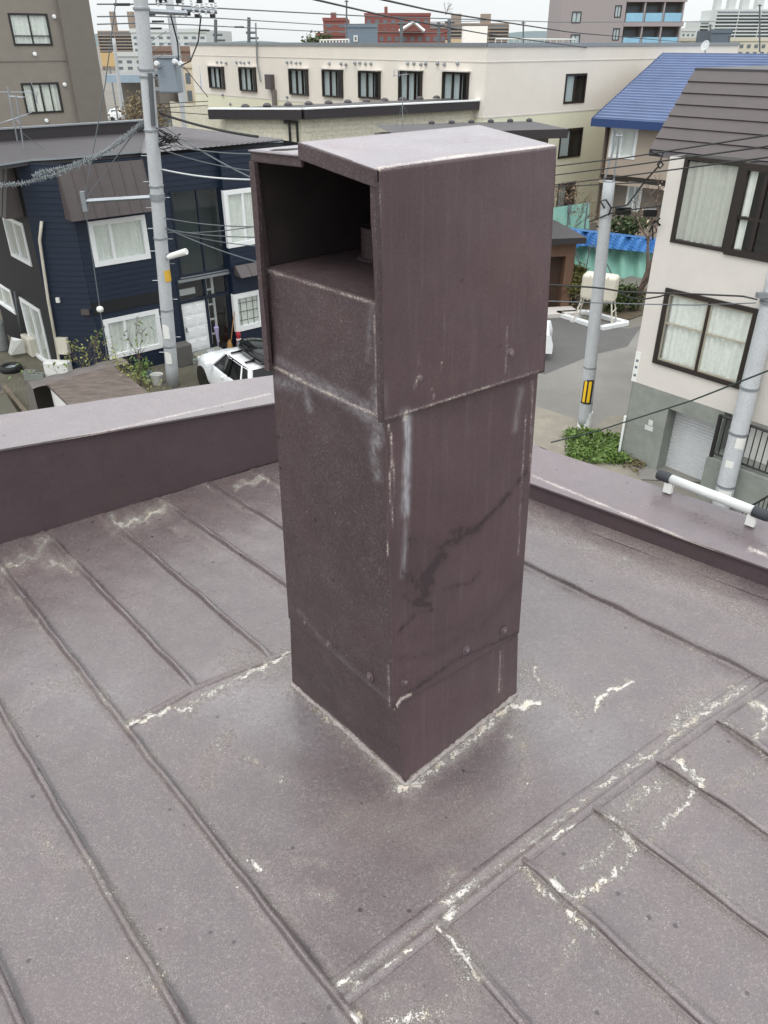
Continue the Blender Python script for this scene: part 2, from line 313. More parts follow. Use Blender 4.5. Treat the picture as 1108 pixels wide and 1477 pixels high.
# wear, stain and painted shade marks: (pixel polyline, half width px, strength); projected once onto the sheets they lie on
WEAR_ROOF = [
 ([(973,1045),(985,1025),(1012,1013)],10,.62),([(955,1075),(1000,1040),(1062,1000)],3.5,.75),([(1081,1011),(1101,1022),(1104,1045),(1093,1062)],5,.9),
 ([(962,1085),(979,1096),(1013,1130)],4.5,.9),([(1041,1141),(1081,1119),(1108,1105)],4.5,.62),
 ([(911,1187),(905,1170),(933,1141),(973,1130),(1003,1141)],6,.6),([(1003,1141),(990,1164),(967,1178),(945,1204),(928,1215)],5,.85),
 ([(920,1175),(950,1155),(975,1150)],12,.42),
 ([(877,1175),(899,1198),(914,1221)],5,.85),([(914,1221),(899,1249),(871,1272),(831,1294),(803,1283),(800,1269)],6,.95),([(840,1250),(870,1235),(885,1210)],14,.48),
 ([(797,1209),(826,1190)],3.5,1.1),([(758,1255),(780,1283),(806,1303),(831,1323),(843,1337)],5,.95),
 ([(826,1351),(809,1391),(789,1436)],5,.55),([(642,1300),(667,1286),(684,1269)],6,1.1),([(656,1290),(650,1268)],8,.6),([(644,1329),(656,1311)],5,1.0),
 ([(630,1337),(650,1351),(673,1380),(690,1414)],6,1.1),([(660,1370),(672,1400)],10,.75),([(486,1422),(500,1411)],4.5,1.2),([(509,1428),(520,1420)],4,1.1),([(508,1459),(520,1473)],6,1.05),
 ([(550,1400),(593,1365)],3.5,1.0),([(548,1472),(590,1468),(633,1464),(673,1447)],8,.72),([(540,1440),(600,1425)],7,.5),
 ([(857,1025),(865,1002),(911,985)],3.2,1.15),([(729,1062),(741,1063)],2.5,1.2),([(715,1032),(735,1020),(758,1017),(778,1013)],5,1.0),
 ([(772,962),(770,972),(778,982)],2.5,1.0),([(185,1046),(222,1032),(254,1020)],4,1.0),([(254,1020),(274,1024)],5,1.0),([(274,1012),(330,985),(420,940)],3.5,.9),([(300,1003),(322,993)],5,.8),
 ([(64,778),(56,800),(4,822)],5,.72),([(56,800),(79,814),(107,818)],5,.62),([(159,742),(171,757),(205,750),(238,734)],6,.75),([(340,700),(380,690),(412,705)],5,.55),
 ([(356,1240),(366,1243),(376,1252)],4,1.0),([(330,1085),(370,1100),(410,1125)],5,.52),([(420,1240),(470,1245)],4,.52),([(455,1290),(480,1292)],4,.6),
 ([(425,990),(500,1055),(580,1130)],6,.72),([(590,1136),(660,1085),(745,1010)],6,.75),([(575,1135),(600,1132)],8,.9),
 ([(755,740),(850,790),(1000,850),(1108,900)],14,.40),([(870,765),(960,800),(1040,850)],22,.36),([(1040,985),(1075,995)],8,.5),
 ([(740,1040),(760,1100),(755,1130)],14,.42),([(760,960),(790,990),(840,1030)],14,.4),([(500,1180),(620,1200),(700,1180)],40,.30),([(340,960),(410,960)],30,.4),([(740,970),(770,985)],20,.45),
 ([(300,1130),(300,1100),(330,1060)],14,.40),([(120,1235),(170,1300),(240,1410)],12,.45),([(60,1200),(90,1250)],14,.42),([(180,1390),(240,1440)],16,.4),
 ([(1000,1230),(1040,1290),(1060,1330)],8,.40),([(820,1340),(830,1380)],8,.4),([(0,1060),(60,990),(110,985)],12,.34),([(745,1232),(850,1150)],4,.9),([(860,1140),(945,1085)],4,.85),([(650,1310),(740,1235)],4,.6),([(500,1412),(620,1330)],4,.5),
 ([(1108,1200),(1040,1165)],6,.3),([(250,760),(330,800),(400,850)],5,.35),([(0,835),(90,950),(180,1040)],6,.48),([(195,1070),(300,1215),(420,1390)],5,.42),([(350,1215),(480,1400)],4,.4),
 ([(860,1170),(960,1250),(1108,1360)],6,.36),([(760,1250),(880,1370),(960,1440)],7,.42),([(950,1110),(1108,1210)],5,.4),([(1040,1040),(1108,1095)],5,.5)]
DARK_ROOF = [([(560,1180),(640,1210)],70,.28),([(430,1050),(520,1130),(600,1180)],30,.22),([(640,1140),(760,1040)],22,.2),([(1010,745),(1108,790)],26,.35),([(950,700),(985,712)],14,.4)]  # shade and reflection painted round the chimney foot; the rest darkens the cap
PALE_ROOF = [([(420,992),(500,1055),(582,1132)],9,.7),([(588,1136),(660,1082),(750,1008)],10,.7),([(330,1000),(460,1050)],45,.32),([(760,1000),(860,1080)],55,.25),([(60,990),(160,1010)],50,.2)]
WEAR_CH_ = [
 ([(392,527),(440,552),(500,580),(553,603)],3,.8),([(556,606),(630,582),(700,560),(776,537)],2.5,.6),([(585,595),(585,605)],4,1.1),([(560,612),(566,640),(562,700),(560,800)],2,.75),([(570,640),(566,760)],1.6,.5),
 ([(383,390),(460,413),(540,438)],3,.62),([(545,243),(640,228),(802,209)],2.5,.8),([(539,440),(543,520),(545,600)],2.5,.5),([(548,250),(548,330)],1.5,.4),
 ([(570,1023),(578,1008),(592,1002)],2.5,.9),([(758,600),(752,700),(748,800)],1.5,.5),([(722,940),(720,1000)],1.5,.6),([(727,930),(724,1000)],1,.4),
 ([(604,540),(598,560)],2,.6),([(606,500),(603,530)],1.2,.5),([(623,560),(626,575)],2,.7),([(637,520),(634,560)],1,.4),([(732,470),(729,540)],1.2,.45),([(640,395),(642,560)],.8,.3),
 ([(425,990),(500,1052),(578,1122)],2.5,.75),([(592,1122),(660,1072),(742,1005)],2.5,.85),([(768,550),(765,700)],2,.5),([(560,960),(562,1020)],2,.5)]
WEAR_CH = [(p_, w_, s_ * .74) for p_, w_, s_ in WEAR_CH_]
PALE_CH = [([(587,600),(588,640),(586,700),(584,745)],4.5,1.3),([(586,745),(583,800),(581,830)],3.5,.6),([(585,596),(588,600)],7,1.0),([(545,560),(547,600),(543,640)],9,.55),([(470,560),(530,600),(548,618)],9,.5),([(425,545),(470,562)],8,.55),([(440,560),(447,590)],5,.5),([(538,640),(545,690)],6,.45),
 ([(400,550),(430,560)],8,.4),([(545,440),(546,600)],4,.5),([(535,440),(530,520)],3,.3),([(400,520),(470,555),(540,588)],6,.35),([(490,570),(540,592)],8,.4),([(365,215),(440,210),(450,205),(545,243)],4,.25),([(752,560),(742,620)],4,.35),([(430,880),(470,930),(560,1010)],3,.15)]
DARK_CH = [([(600,868),(616,856),(608,845),(622,840)],6,.9),([(612,836),(630,808),(640,800)],7,.85),([(630,790),(655,780),(690,758)],6,.8),([(655,768),(672,765)],8,.7),([(690,760),(715,735),(735,712)],3.5,.8),([(735,710),(760,680)],3,.6),
 ([(583,860),(600,872),(620,872)],4,.75),([(596,780),(600,850)],14,.45),([(590,830),(606,860)],12,.55),([(625,780),(620,820)],10,.5),([(640,850),(680,840),(692,825)],3,.55),([(575,912),(600,885),(625,880)],3,.55),
 ([(575,950),(620,945),(700,900),(750,835)],5,.4),([(580,975),(640,940),(720,880)],4,.3),([(600,920),(660,905),(735,865)],4,.25),([(585,1003),(660,950),(745,914)],3,.6),([(390,560),(393,700)],5,.3),([(430,560),(520,620),(535,700)],12,.25)]
WEAR_ROOF = [(p_, w_ * 1.0, min(1.0, s_)) if s_ >= .6 else (p_, w_ * 1.2, s_ * 1.15) for p_, w_, s_ in WEAR_ROOF] + [(p_, w_ * 2.8, .58) for p_, w_, s_ in WEAR_ROOF if s_ >= .6]
DARK_CH = [(p_, w_ * 1.3, s_ * .85) for p_, w_, s_ in DARK_CH]
def dist_polyline(X, Y, poly):
    d = np.full(X.shape, 1e9)
    for (x0, y0), (x1, y1) in zip(poly[:-1], poly[1:]):
        dx, dy = x1 - x0, y1 - y0; t = np.clip(((X - x0) * dx + (Y - y0) * dy) / (dx * dx + dy * dy + 1e-9), 0, 1)
        d = np.minimum(d, np.hypot(X - x0 - t * dx, Y - y0 - t * dy))
    return d
def marks(P, lst, warp=1.0):
    q = P - O; z = q @ FW; ok = z > .3; z = np.where(ok, z, 1)
    X = PW / 2 + FPX * (q @ RT) / z; Y = PH / 2 - FPX * (q @ UP) / z
    out = np.zeros(len(P))
    for poly, w, s in lst:
        k_ = warp * (min(w * .8, 5.0) if w >= 3.2 else .25)
        wx = X + k_ * .7 * np.sin(X * .13 + Y * .21 + 2 * np.sin(Y * .09)) + k_ * .35 * np.sin(X * .41 - Y * .33); wy = Y + k_ * .7 * np.sin(Y * .15 - X * .19 + 1) + k_ * .35 * np.sin(X * .37 + Y * .45)
        out = np.maximum(out, s * np.exp(-(dist_polyline(wx, wy, poly) / w) ** 2) * (.92 + .14 * np.sin(X * .07 + Y * .11)))
    return np.where(ok, out, 0)
def sheet(name, parent, mat, fn, nu, nv, wear=(), dark=(), pale=(), extra=None, thick=0, label=None, kind=None, edge_wear_shade=0, edge_w=.35):
    """a sheet over the unit square: fn(U,V)->Nx3 (numpy)"""
    U, V = np.meshgrid(np.linspace(0, 1, nu), np.linspace(0, 1, nv)); U = U.ravel(); V = V.ravel()
    P = fn(U, V)
    i = np.arange(nu * nv).reshape(nv, nu)
    F = np.stack([i[:-1, :-1].ravel(), i[:-1, 1:].ravel(), i[1:, 1:].ravel(), i[1:, :-1].ravel()], 1)
    b = BASE[parent.name]
    me = bpy.data.meshes.new(name); me.vertices.add(len(P)); me.vertices.foreach_set('co', (P - b).ravel())
    me.loops.add(F.size); me.loops.foreach_set('vertex_index', F.ravel().astype(np.int32))
    me.polygons.add(len(F)); me.polygons.foreach_set('loop_start', (np.arange(len(F)) * 4).astype(np.int32)); me.polygons.foreach_set('use_smooth', [True] * len(F))
    me.update(calc_edges=True); me.validate()
    w = marks(P, wear) if wear else np.zeros(len(P))
    if edge_wear_shade:
        e = np.minimum(U, 1 - U) * edge_w; w = np.maximum(w, edge_wear_shade * np.exp(-((e - .028) / .016) ** 2) * (.55 + .45 * np.sin(V * 17 + 3 * np.sin(V * 7) + edge_w * 9)))
    dkv = marks(P, dark, .3) if dark else np.zeros(len(P))
    if edge_wear_shade: du_ = U * edge_w; dkv = np.maximum(dkv, .8 * np.exp(-((du_ - .02) / .013) ** 2)); dkv = np.maximum(dkv, .3 * np.exp(-((edge_w - du_) / .02) ** 2))  # seam overhang shadow painted in as dark colour, stronger right of each seam
    for nm, val in (('wear', w), ('dark', dkv), ('pale', marks(P, pale, .25) if pale else np.zeros(len(P)))):
        at = me.attributes.new(nm, 'FLOAT', 'POINT'); at.data.foreach_set('value', np.clip(val, 0, 1.2))
    me.materials.append(mat); o = bpy.data.objects.new(name, me); link(o); o.parent = parent; BASE[o.name] = b
    if thick:
        md = o.modifiers.new('thickness', 'SOLIDIFY'); md.thickness = thick; md.offset = -1
    if label: o['label'] = label
    if kind: o['kind'] = kind
    return o

roof = thing('brown_metal_roof', W(0, 0), 'flat brown sheet metal roof with standing seams under the chimney', 'roof')
def waves(u, v):   # gentle oil-canning of the sheets
    return .0016 * np.sin(u * 17 + 1.3 * np.sin(v * 2.1)) * np.sin(v * 3.7 + 1) + .0012 * np.sin(v * 9.1 + u * 4) + .0008 * np.sin(u * 31 + v * 12)
PB = lambda v0, u: v0  # noqa
def vpar(u): return 2.717 - (u + .481) * .1447      # foot of the left parapet
def upar(v): return 2.205 + (v + .409) * (-.111)    # foot of the right parapet
def panel(u0, u1, v0, v1, res=.013, h=0, bulge=0):
    """u0(v),u1(v) edge functions; v0(u),v1(u) end functions"""
    um = (u0(0) + u1(0)) / 2; L = abs(v1(um) - v0(um)); wd = abs(u1(0) - u0(0))
    def fn(U, V):
        ug = um + (U - .5) * wd; v = v0(ug) + V * (v1(ug) - v0(ug)); u = u0(v) + U * (u1(v) - u0(v))
        P = bf[None] + u[:, None] * uA + v[:, None] * uB
        up = .006 * (np.exp(-(U * wd / .015) ** 2) + np.exp(-((1 - U) * wd / .015) ** 2))
        endb = .008 * np.sin(np.pi * U) * np.exp(-((V * L - .12) / .07) ** 2) if bulge else 0
        return np.column_stack([P, RZ + h + waves(u, v) + up + endb])
    return sheet('roof_panel', roof, m_roof, fn, max(4, int(wd / res)), max(4, int(L / res)), WEAR_ROOF, DARK_ROOF, PALE_ROOF, edge_wear_shade=.5, edge_w=wd)
def ln(p, q):    # line u(v) through two (u,v) points
    k = (q[0] - p[0]) / (q[1] - p[1]); return lambda v: p[0] + k * (v - p[1])
def cst(c): return lambda x: c + 0 * x
S = [ln((-2.12, 1.4), (-2.15, 0)), ln((-1.75, 1.4), (-1.78, 0)), ln((-1.345, 1.4), (-1.391, .156)), ln((-.966, 1.434), (-1.058, -.159)), ln((-.571, 2.479), (-.70, -.483)),
     ln((-.257, 2.633), (-.304, .992)), ln((.083, 2.591), (.049, .946)), ln((.412, 2.56), (.432, 1.29)), ln((.746, 2.509), (.754, 1.775)), ln((1.054, 2.448), (1.063, 2.22)), ln((1.44, 1.5), (1.529, -.706))]
def flu(u): return .985 - np.clip(u + .3, 0, 3) * .21    # upper cross seam
def fll(u): return -.405 - (u + .676) * .1 - np.clip(u, 0, 3) ** 2 * .025      # lower cross seam
VLO = -3.0
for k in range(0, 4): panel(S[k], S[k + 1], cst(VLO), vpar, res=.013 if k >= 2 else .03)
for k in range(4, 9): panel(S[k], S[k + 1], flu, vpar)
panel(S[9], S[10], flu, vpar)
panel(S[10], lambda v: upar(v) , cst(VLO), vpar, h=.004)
# big centre sheet round the chimney
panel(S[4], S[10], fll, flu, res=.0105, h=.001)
Q = [ln((-.319, -.461), (-.375, -.95)), ln((.068, -.489), (.03, -1.014)), ln((.423, -.531), (.408, -1.198)), ln((.788, -.587), (.768, -1.04)), ln((1.163, -.641), (1.125, -.883))]
edges = [S[4]] + Q + [S[10]]
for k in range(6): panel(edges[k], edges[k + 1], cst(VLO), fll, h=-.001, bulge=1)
def profile_strip(name, path, prof, mat=m_roof, wobble=.0, taper=False, wear=WEAR_ROOF, n_per=.02, parent=roof, ew=0):
    """sweep a cross profile [(across, height)...] along a uv path; height above the roof"""
    path = [np.array(p, float) for p in path]; seg = np.cumsum([0] + [np.linalg.norm(b - a) for a, b in zip(path[:-1], path[1:])]); Lt = seg[-1]
    n = max(3, int(Lt / n_per)); pr = np.array(prof)
    def fn(U, V):
        s = V * Lt; x = np.interp(s, seg, [p[0] for p in path]); y = np.interp(s, seg, [p[1] for p in path])
        x2 = np.interp(np.clip(s + .02, 0, Lt), seg, [p[0] for p in path]) - np.interp(np.clip(s - .02, 0, Lt), seg, [p[0] for p in path])
        y2 = np.interp(np.clip(s + .02, 0, Lt), seg, [p[1] for p in path]) - np.interp(np.clip(s - .02, 0, Lt), seg, [p[1] for p in path])
        l = np.hypot(x2, y2); nx, ny = y2 / l, -x2 / l
        t = U * (len(pr) - 1); ac = np.interp(t, range(len(pr)), pr[:, 0]); hh = np.interp(t, range(len(pr)), pr[:, 1])
        wob = wobble * (np.sin(s * 13) + .6 * np.sin(s * 31 + 1)); ac = ac + wob * (hh > .004) * .7; hh = hh * (1 + .12 * np.sin(s * 23 + x * 9)) * (.12 + .88 * np.clip(np.minimum(s, Lt - s) / .09, 0, 1) ** .7 if taper else 1)
        u = x + nx * ac; v = y + ny * ac; P = bf[None] + u[:, None] * uA + v[:, None] * uB
        return np.column_stack([P, RZ + hh + waves(u, v)])
    return sheet(name, parent, mat, fn, (len(pr) - 1) * 2 + 1, n, wear, (), (), thick=0)
SEAM = [(-.026, .0005), (-.010, .005), (-.008, .022), (-.003, .031), (.007, .029), (.014, .021), (.010, .012), (.009, .004), (.024, .0005)]
def seam(l, v0, v1): return profile_strip('seam', [(l(v), v) for v in np.linspace(v0, v1, 12)], SEAM, wobble=.0022, taper=True)
for k in (1, 2, 3, 4): seam(S[k], VLO, vpar(S[k](2.5)) - .01)
for k in range(5, 10): l = S[k]; seam(l, float(flu(l(1))) + .005, vpar(l(2.5)) - .01)
seam(S[10], -3.0, 2.2)
for q in Q: seam(q, float(fll(q(-.5))) - .01, VLO)
FL = [(-.048, .001), (-.042, .007), (-.022, .008), (-.010, .004), (.012, .004), (.018, .013), (.034, .010), (.046, .001)]
profile_strip('cross_flashing', [(u, float(fll(u))) for u in np.linspace(-.70, 1.52, 30)], FL, wobble=.002)
profile_strip('cross_flashing', [(u, float(flu(u))) for u in np.linspace(-.62, 1.45, 30)], [(-.02, .001), (-.012, .005), (.0, .006), (.01, .009), (.016, .001)], wobble=.0015)
# doubled fold lines running into the lower flashing
# parapets: (inner face, cap with a small lip, outer face)
def lpar_top(u): return np.interp(u, [-3.2, -.481, 1.247, 2.1], [.79, .57, .425, .34])
def rpar_top(v): return np.interp(v, [-3, -.4, 1.2, 2.4], [.13, .13, .13, .34])
def wall_strip(name, fa, fb, mat, n, nz, **k):
    def fn(U, V):
        a = fa(U); b = fb(U); return a + (b - a) * V[:, None]
    return sheet(name, roof, mat, fn, n, nz, **k)
def Wn(u, v, h): return np.column_stack([bf[0] + u * uA[0] + v * uB[0], bf[1] + u * uA[1] + v * uB[1], RZ + h + 0 * u])
ur = lambda U: -3.2 + U * 5.25
def capx(v): return upar(v)
CW = .46
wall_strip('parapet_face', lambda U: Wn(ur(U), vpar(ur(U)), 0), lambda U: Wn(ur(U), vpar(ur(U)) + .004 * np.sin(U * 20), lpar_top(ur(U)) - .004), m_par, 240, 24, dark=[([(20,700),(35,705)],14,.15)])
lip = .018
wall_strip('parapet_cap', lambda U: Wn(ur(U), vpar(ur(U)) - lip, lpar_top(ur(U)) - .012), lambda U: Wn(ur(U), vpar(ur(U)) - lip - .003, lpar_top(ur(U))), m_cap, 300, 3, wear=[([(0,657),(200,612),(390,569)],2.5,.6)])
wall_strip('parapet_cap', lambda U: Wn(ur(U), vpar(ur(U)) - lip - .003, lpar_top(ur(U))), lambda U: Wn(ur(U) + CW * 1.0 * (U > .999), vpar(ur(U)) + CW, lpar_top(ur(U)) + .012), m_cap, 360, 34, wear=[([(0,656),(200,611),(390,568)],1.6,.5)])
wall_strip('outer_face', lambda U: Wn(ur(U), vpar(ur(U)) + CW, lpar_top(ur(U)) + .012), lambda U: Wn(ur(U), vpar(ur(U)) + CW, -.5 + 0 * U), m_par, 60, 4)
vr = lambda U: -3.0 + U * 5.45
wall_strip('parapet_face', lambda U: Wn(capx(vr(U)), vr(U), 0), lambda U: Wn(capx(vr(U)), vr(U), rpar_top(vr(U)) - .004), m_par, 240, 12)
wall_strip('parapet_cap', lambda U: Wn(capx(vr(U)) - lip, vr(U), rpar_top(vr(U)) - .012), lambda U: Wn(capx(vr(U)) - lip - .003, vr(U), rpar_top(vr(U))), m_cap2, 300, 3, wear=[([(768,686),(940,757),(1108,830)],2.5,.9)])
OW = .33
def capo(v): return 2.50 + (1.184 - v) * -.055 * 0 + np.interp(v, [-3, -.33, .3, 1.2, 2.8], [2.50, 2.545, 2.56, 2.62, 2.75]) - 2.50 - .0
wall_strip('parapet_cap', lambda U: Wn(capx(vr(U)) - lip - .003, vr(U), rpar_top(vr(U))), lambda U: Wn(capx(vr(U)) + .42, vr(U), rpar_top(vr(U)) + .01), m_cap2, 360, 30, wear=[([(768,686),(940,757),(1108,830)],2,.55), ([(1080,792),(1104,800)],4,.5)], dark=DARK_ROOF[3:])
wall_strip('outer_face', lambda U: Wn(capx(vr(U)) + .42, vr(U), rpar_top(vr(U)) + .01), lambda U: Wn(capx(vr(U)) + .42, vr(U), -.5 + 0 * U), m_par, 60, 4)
# raised strip along the right parapet foot
wall_strip('foot_flashing', lambda U: Wn(upar(vr(U)) - .10, vr(U), .006 + 0 * U), lambda U: Wn(upar(vr(U)), vr(U), .012 + 0 * U), m_roof, 200, 8, wear=WEAR_ROOF)
# corner piece of cap + the house below
mb = MB(); c0 = capx(2.4)
mb.add([W(c0 - .05, vpar(2.05) - .02, .336), W(c0 + .47, vpar(2.05) - .02, .336), W(c0 + .47, vpar(2.05) + CW, .35), W(c0 - .05, vpar(2.05) + CW, .35)], [(0, 1, 2, 3)])
emit('cap_corner', mb, m_cap, roof)
mb = MB(); mb.prism([W(-3.15, -2.95)[:2], W(2.4, -2.95)[:2], W(2.3, 2.6)[:2], W(-3.15, 3.3)[:2]], 0, RZ - .03)
single('own_house_walls', mb, m_offw, 'plain rendered walls of the house carrying the brown roof', 'house')

# ---------------------------------------------------------------- chimney
ch = thing('metal_clad_chimney', W(.33, .36), 'tall square chimney clad in brown sheet metal with open gabled hood', 'chimney')
def bil(p00, p10, p11, p01, bow=0):
    p00, p10, p11, p01 = map(lambda p: np.array(p, float), (p00, p10, p11, p01)); nrm = np.cross(p10 - p00, p01 - p00); nrm /= np.linalg.norm(nrm)
    def fn(U, V):
        P = ((1 - U) * (1 - V))[:, None] * p00 + (U * (1 - V))[:, None] * p10 + (U * V)[:, None] * p11 + ((1 - U) * V)[:, None] * p01
        ed = np.minimum(1, 14 * U * (1 - U)) * np.minimum(1, 14 * V * (1 - V))
        return P + nrm * (bow * ed * (np.sin(U * 5 + V * 7) * .6 + np.sin(U * 3 - V * 4 + 1) + .4 * np.sin(V * 15 + U * 8)))[:, None]
    return fn
def chs(name, mat, a, b, c, d, res=.009, bow=.0015, **k):
    w = np.linalg.norm(np.array(b) - a); h = np.linalg.norm(np.array(d) - a)
    return sheet(name, ch, mat, bil(a, b, c, d, bow), max(3, int(w / res)), max(3, int(h / res)), WEAR_CH, DARK_CH, PALE_CH, **k)
def ring(F, Rr, Bk, L, h): return dict(F=W(*F, h), R=W(*Rr, h), B=W(*Bk, h), L=W(*L, h))
z0r = ring((0, 0), (.675, .005), (.69, .72), (.018, .716), .003)
z1r = ring((-.036, .024), (.592, -.022), (.60, .66), (-.006, .66), .43)
z1o = ring((-.046, .016), (.586, -.033), (.606, .672), (-.012, .662), .415)
z2r = ring((-.056, .053), (.548, -.017), (.545, .60), (-.047, .59), 1.52)
h0 = ring((-.068, .043), (.566, -.03), (.56, .61), (-.057, .602), 1.495)
h1 = ring((-.085, .045), (.606, .040), (.606, .565), (-.08, .562), 2.145)
def four(name, lo, hi, **k):
    chs(name, m_chl, lo['L'], lo['F'], hi['F'], hi['L'], **k); chs(name, m_chr, lo['F'], lo['R'], hi['R'], hi['F'], **k)
    chs(name, m_chr, lo['R'], lo['B'], hi['B'], hi['R'], res=.05); chs(name, m_chl, lo['B'], lo['L'], hi['L'], hi['B'], res=.05)
four('base_sheet', z0r, z1r, bow=.0012)
four('body_sheet', z1o, z2r, bow=.005)
# hood: right side sheet, closed back, far side, low front sheet, floor, gabled lid, folded rims, flue stub
chs('hood_side_sheet', m_chr, h0['F'], h0['R'], h1['R'], h1['F'], bow=.0015, thick=.004)
chs('hood_side_sheet', m_chr, h0['R'], h0['B'], h1['B'], h1['R'], res=.05, thick=.004)
chs('hood_side_sheet', m_chl, h0['B'], h0['L'], h1['L'], h1['B'], res=.03, thick=.004)
def lerp(a, b, t): return np.array(a) * (1 - t) + np.array(b) * t
tf = (1.82 - 1.495) / (2.145 - 1.495); fin = np.array([*(uA * .022), 0])
fF = lerp(h0['F'], h1['F'], tf) + fin; fL = lerp(h0['L'], h1['L'], tf) + fin; fR = lerp(h0['R'], h1['R'], tf); fB = lerp(h0['B'], h1['B'], tf)
chs('hood_front_sheet', m_chl, h0['L'] + fin * .5, h0['F'] + fin * .5, fF, fL)
chs('hood_floor', m_chl, fL, fF, fR, fB, res=.02)
ii = lambda p, k: p + (np.array([*(W(.27, .32)[:2]), 0]) - np.array([p[0], p[1], 0])) * k
gF, gR, gB, gL = [ii(h1[k], .035) for k in 'FRBL']; kF, kR, kB, kL = [ii(q_, .035) + np.array([0, 0, .002]) for q_ in (fF, fR, fB, fL)]
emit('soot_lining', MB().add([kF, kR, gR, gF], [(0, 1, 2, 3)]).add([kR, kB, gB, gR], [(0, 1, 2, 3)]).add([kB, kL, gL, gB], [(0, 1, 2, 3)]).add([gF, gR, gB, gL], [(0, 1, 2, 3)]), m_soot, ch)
rF, rR = h1['F'], h1['R']; mt = .56
ridF = lerp(h1['F'], h1['L'], mt) + np.array([0, 0, .036]); ridR = lerp(h1['R'], h1['B'], mt) + np.array([0, 0, .036])
ovl = np.array([*(-uA * .012), 0])
m_lid = sheet_metal('hood_lid_metal', (140, 132, 136), speck=.1, rough=.30, blotch=.06, bump=.06, fleckc=(150, 140, 144))
chs('hood_lid', m_lid, h1['F'] + ovl, h1['R'], ridR, ridF + ovl, thick=.004); lo_ = np.array([0, 0, -.03]); chs('hood_lid', m_lid, ridF + lo_ + ovl, ridR + lo_, h1['B'], h1['L'] + ovl, res=.02, thick=.004, label='lower left flap of the hood lid'); chs('hood_lid', m_par, ridF + ovl, ridR, ridR + lo_, ridF + lo_ + ovl, res=.02)
mb = MB(); mb.add([h1['R'] - np.array([0, 0, .001]), h1['B'] - np.array([0, 0, .001]), ridR - np.array([0, 0, .001])], [(0, 1, 2)]); emit('hood_gable', mb, m_par, ch)
mb = MB()
def strip(a, b, down, inw, t=.006):
    a = np.array(a); b = np.array(b); mb.add([a, b, b + down, a + down, a + inw, b + inw, b + down + inw, a + down + inw], [(0, 3, 2, 1), (4, 5, 6, 7), (0, 1, 5, 4), (3, 7, 6, 2), (0, 4, 7, 3), (1, 2, 6, 5)])
dn = np.array([0, 0, -.032]); inw = np.array([*(uA * .012), 0]); o2 = ovl * 1.3
strip(h1['F'] + o2, ridF + o2, dn * 1.25, inw); strip(ridF + o2 * .4 + lo_, h1['L'] + o2 * .4, dn * .95, inw)
emit('lid_rim', mb, m_chl, ch, bevel=.003)
for top, bot, side in ((h1['F'] + dn * .9, h0['F'], 1), (h1['L'] + dn * .9, h0['L'], -1)):
    mb = MB(); w = np.array([*(uB * (.014 if side > 0 else .024) * side), 0]); n = 14
    for i in range(n):
        t0, t1 = i / n, (i + 1) / n; k0 = 1 + .12 * math.sin(t0 * 9) + (.3 if (t0 < .15 and side > 0) else 0); k1 = 1 + .12 * math.sin(t1 * 9) + (.3 if (t1 < .15 and side > 0) else 0)
        a, b = lerp(top, bot, t0) + o2 * .8, lerp(top, bot, t1) + o2 * .8
        mb.add([a, a + w * k0, b + w * k1, b, a + inw, a + w * k0 + inw, b + w * k1 + inw, b + inw], [(0, 1, 2, 3), (4, 7, 6, 5), (1, 5, 6, 2), (0, 3, 7, 4)] + ([(0, 4, 5, 1)] if i == 0 else []) + ([(3, 2, 6, 7)] if i == n - 1 else []))
    emit('opening_rim', mb, m_chl, ch)
fu, fv = UV(541, 378, 1.82); fz = RZ + 1.82
mb = MB(); c = W(*UV(545, 372, 1.82), 1.818); mb.lathe(c, [(.052, 0), (.052, .095), (.049, .097), (.046, .095), (.046, .0)], 24); emit('flue_pipe', mb, m_chl, ch, smooth=False)
mb = MB(); mb.lathe(c, [(.068, .001), (.062, .006), (.054, .009)], 24); emit('flue_collar', mb, m_chl, ch)
# screws
def screw(P, nrm):
    o = screw.proto.copy(); link(o); o.parent = ch; o.location = mathutils.Vector(P) - mathutils.Vector(BASE[ch.name]); o.rotation_mode = 'QUATERNION'
    o.rotation_quaternion = mathutils.Vector(nrm).to_track_quat('Z', 'Y')
mb = MB(); mb.lathe((0, 0, 0), [(.018, -.001), (.018, .002), (.0095, .003), (.0095, .009), (.006, .012)], 12)
me = bpy.data.meshes.new('screw'); me.from_pydata(mb.v, [], mb.f); me.materials.append(m_screw); screw.proto = bpy.data.objects.new('screw', me)
def face_hit(x, y, a, b, c):
    a, b, c = map(lambda q: np.array(q, float), (a, b, c)); n = np.cross(b - a, c - a); n /= np.linalg.norm(n); d = ray(x, y); t = ((a - O) @ n) / (d @ n)
    if n @ (O - a) < 0: n = -n
    return O + d * t + n * .002, n
for x, y in ((443, 897), (476, 929), (535, 975)): screw(*face_hit(x, y, z1o['L'], z1o['F'], z2r['F']))
for x, y in ((583, 983), (672, 937), (726, 909)): screw(*face_hit(x, y, z1o['F'], z1o['R'], z2r['R']))
for x, y in ((603, 545), (735, 510)): screw(*face_hit(x, y, h0['F'], h0['R'], h1['R']))
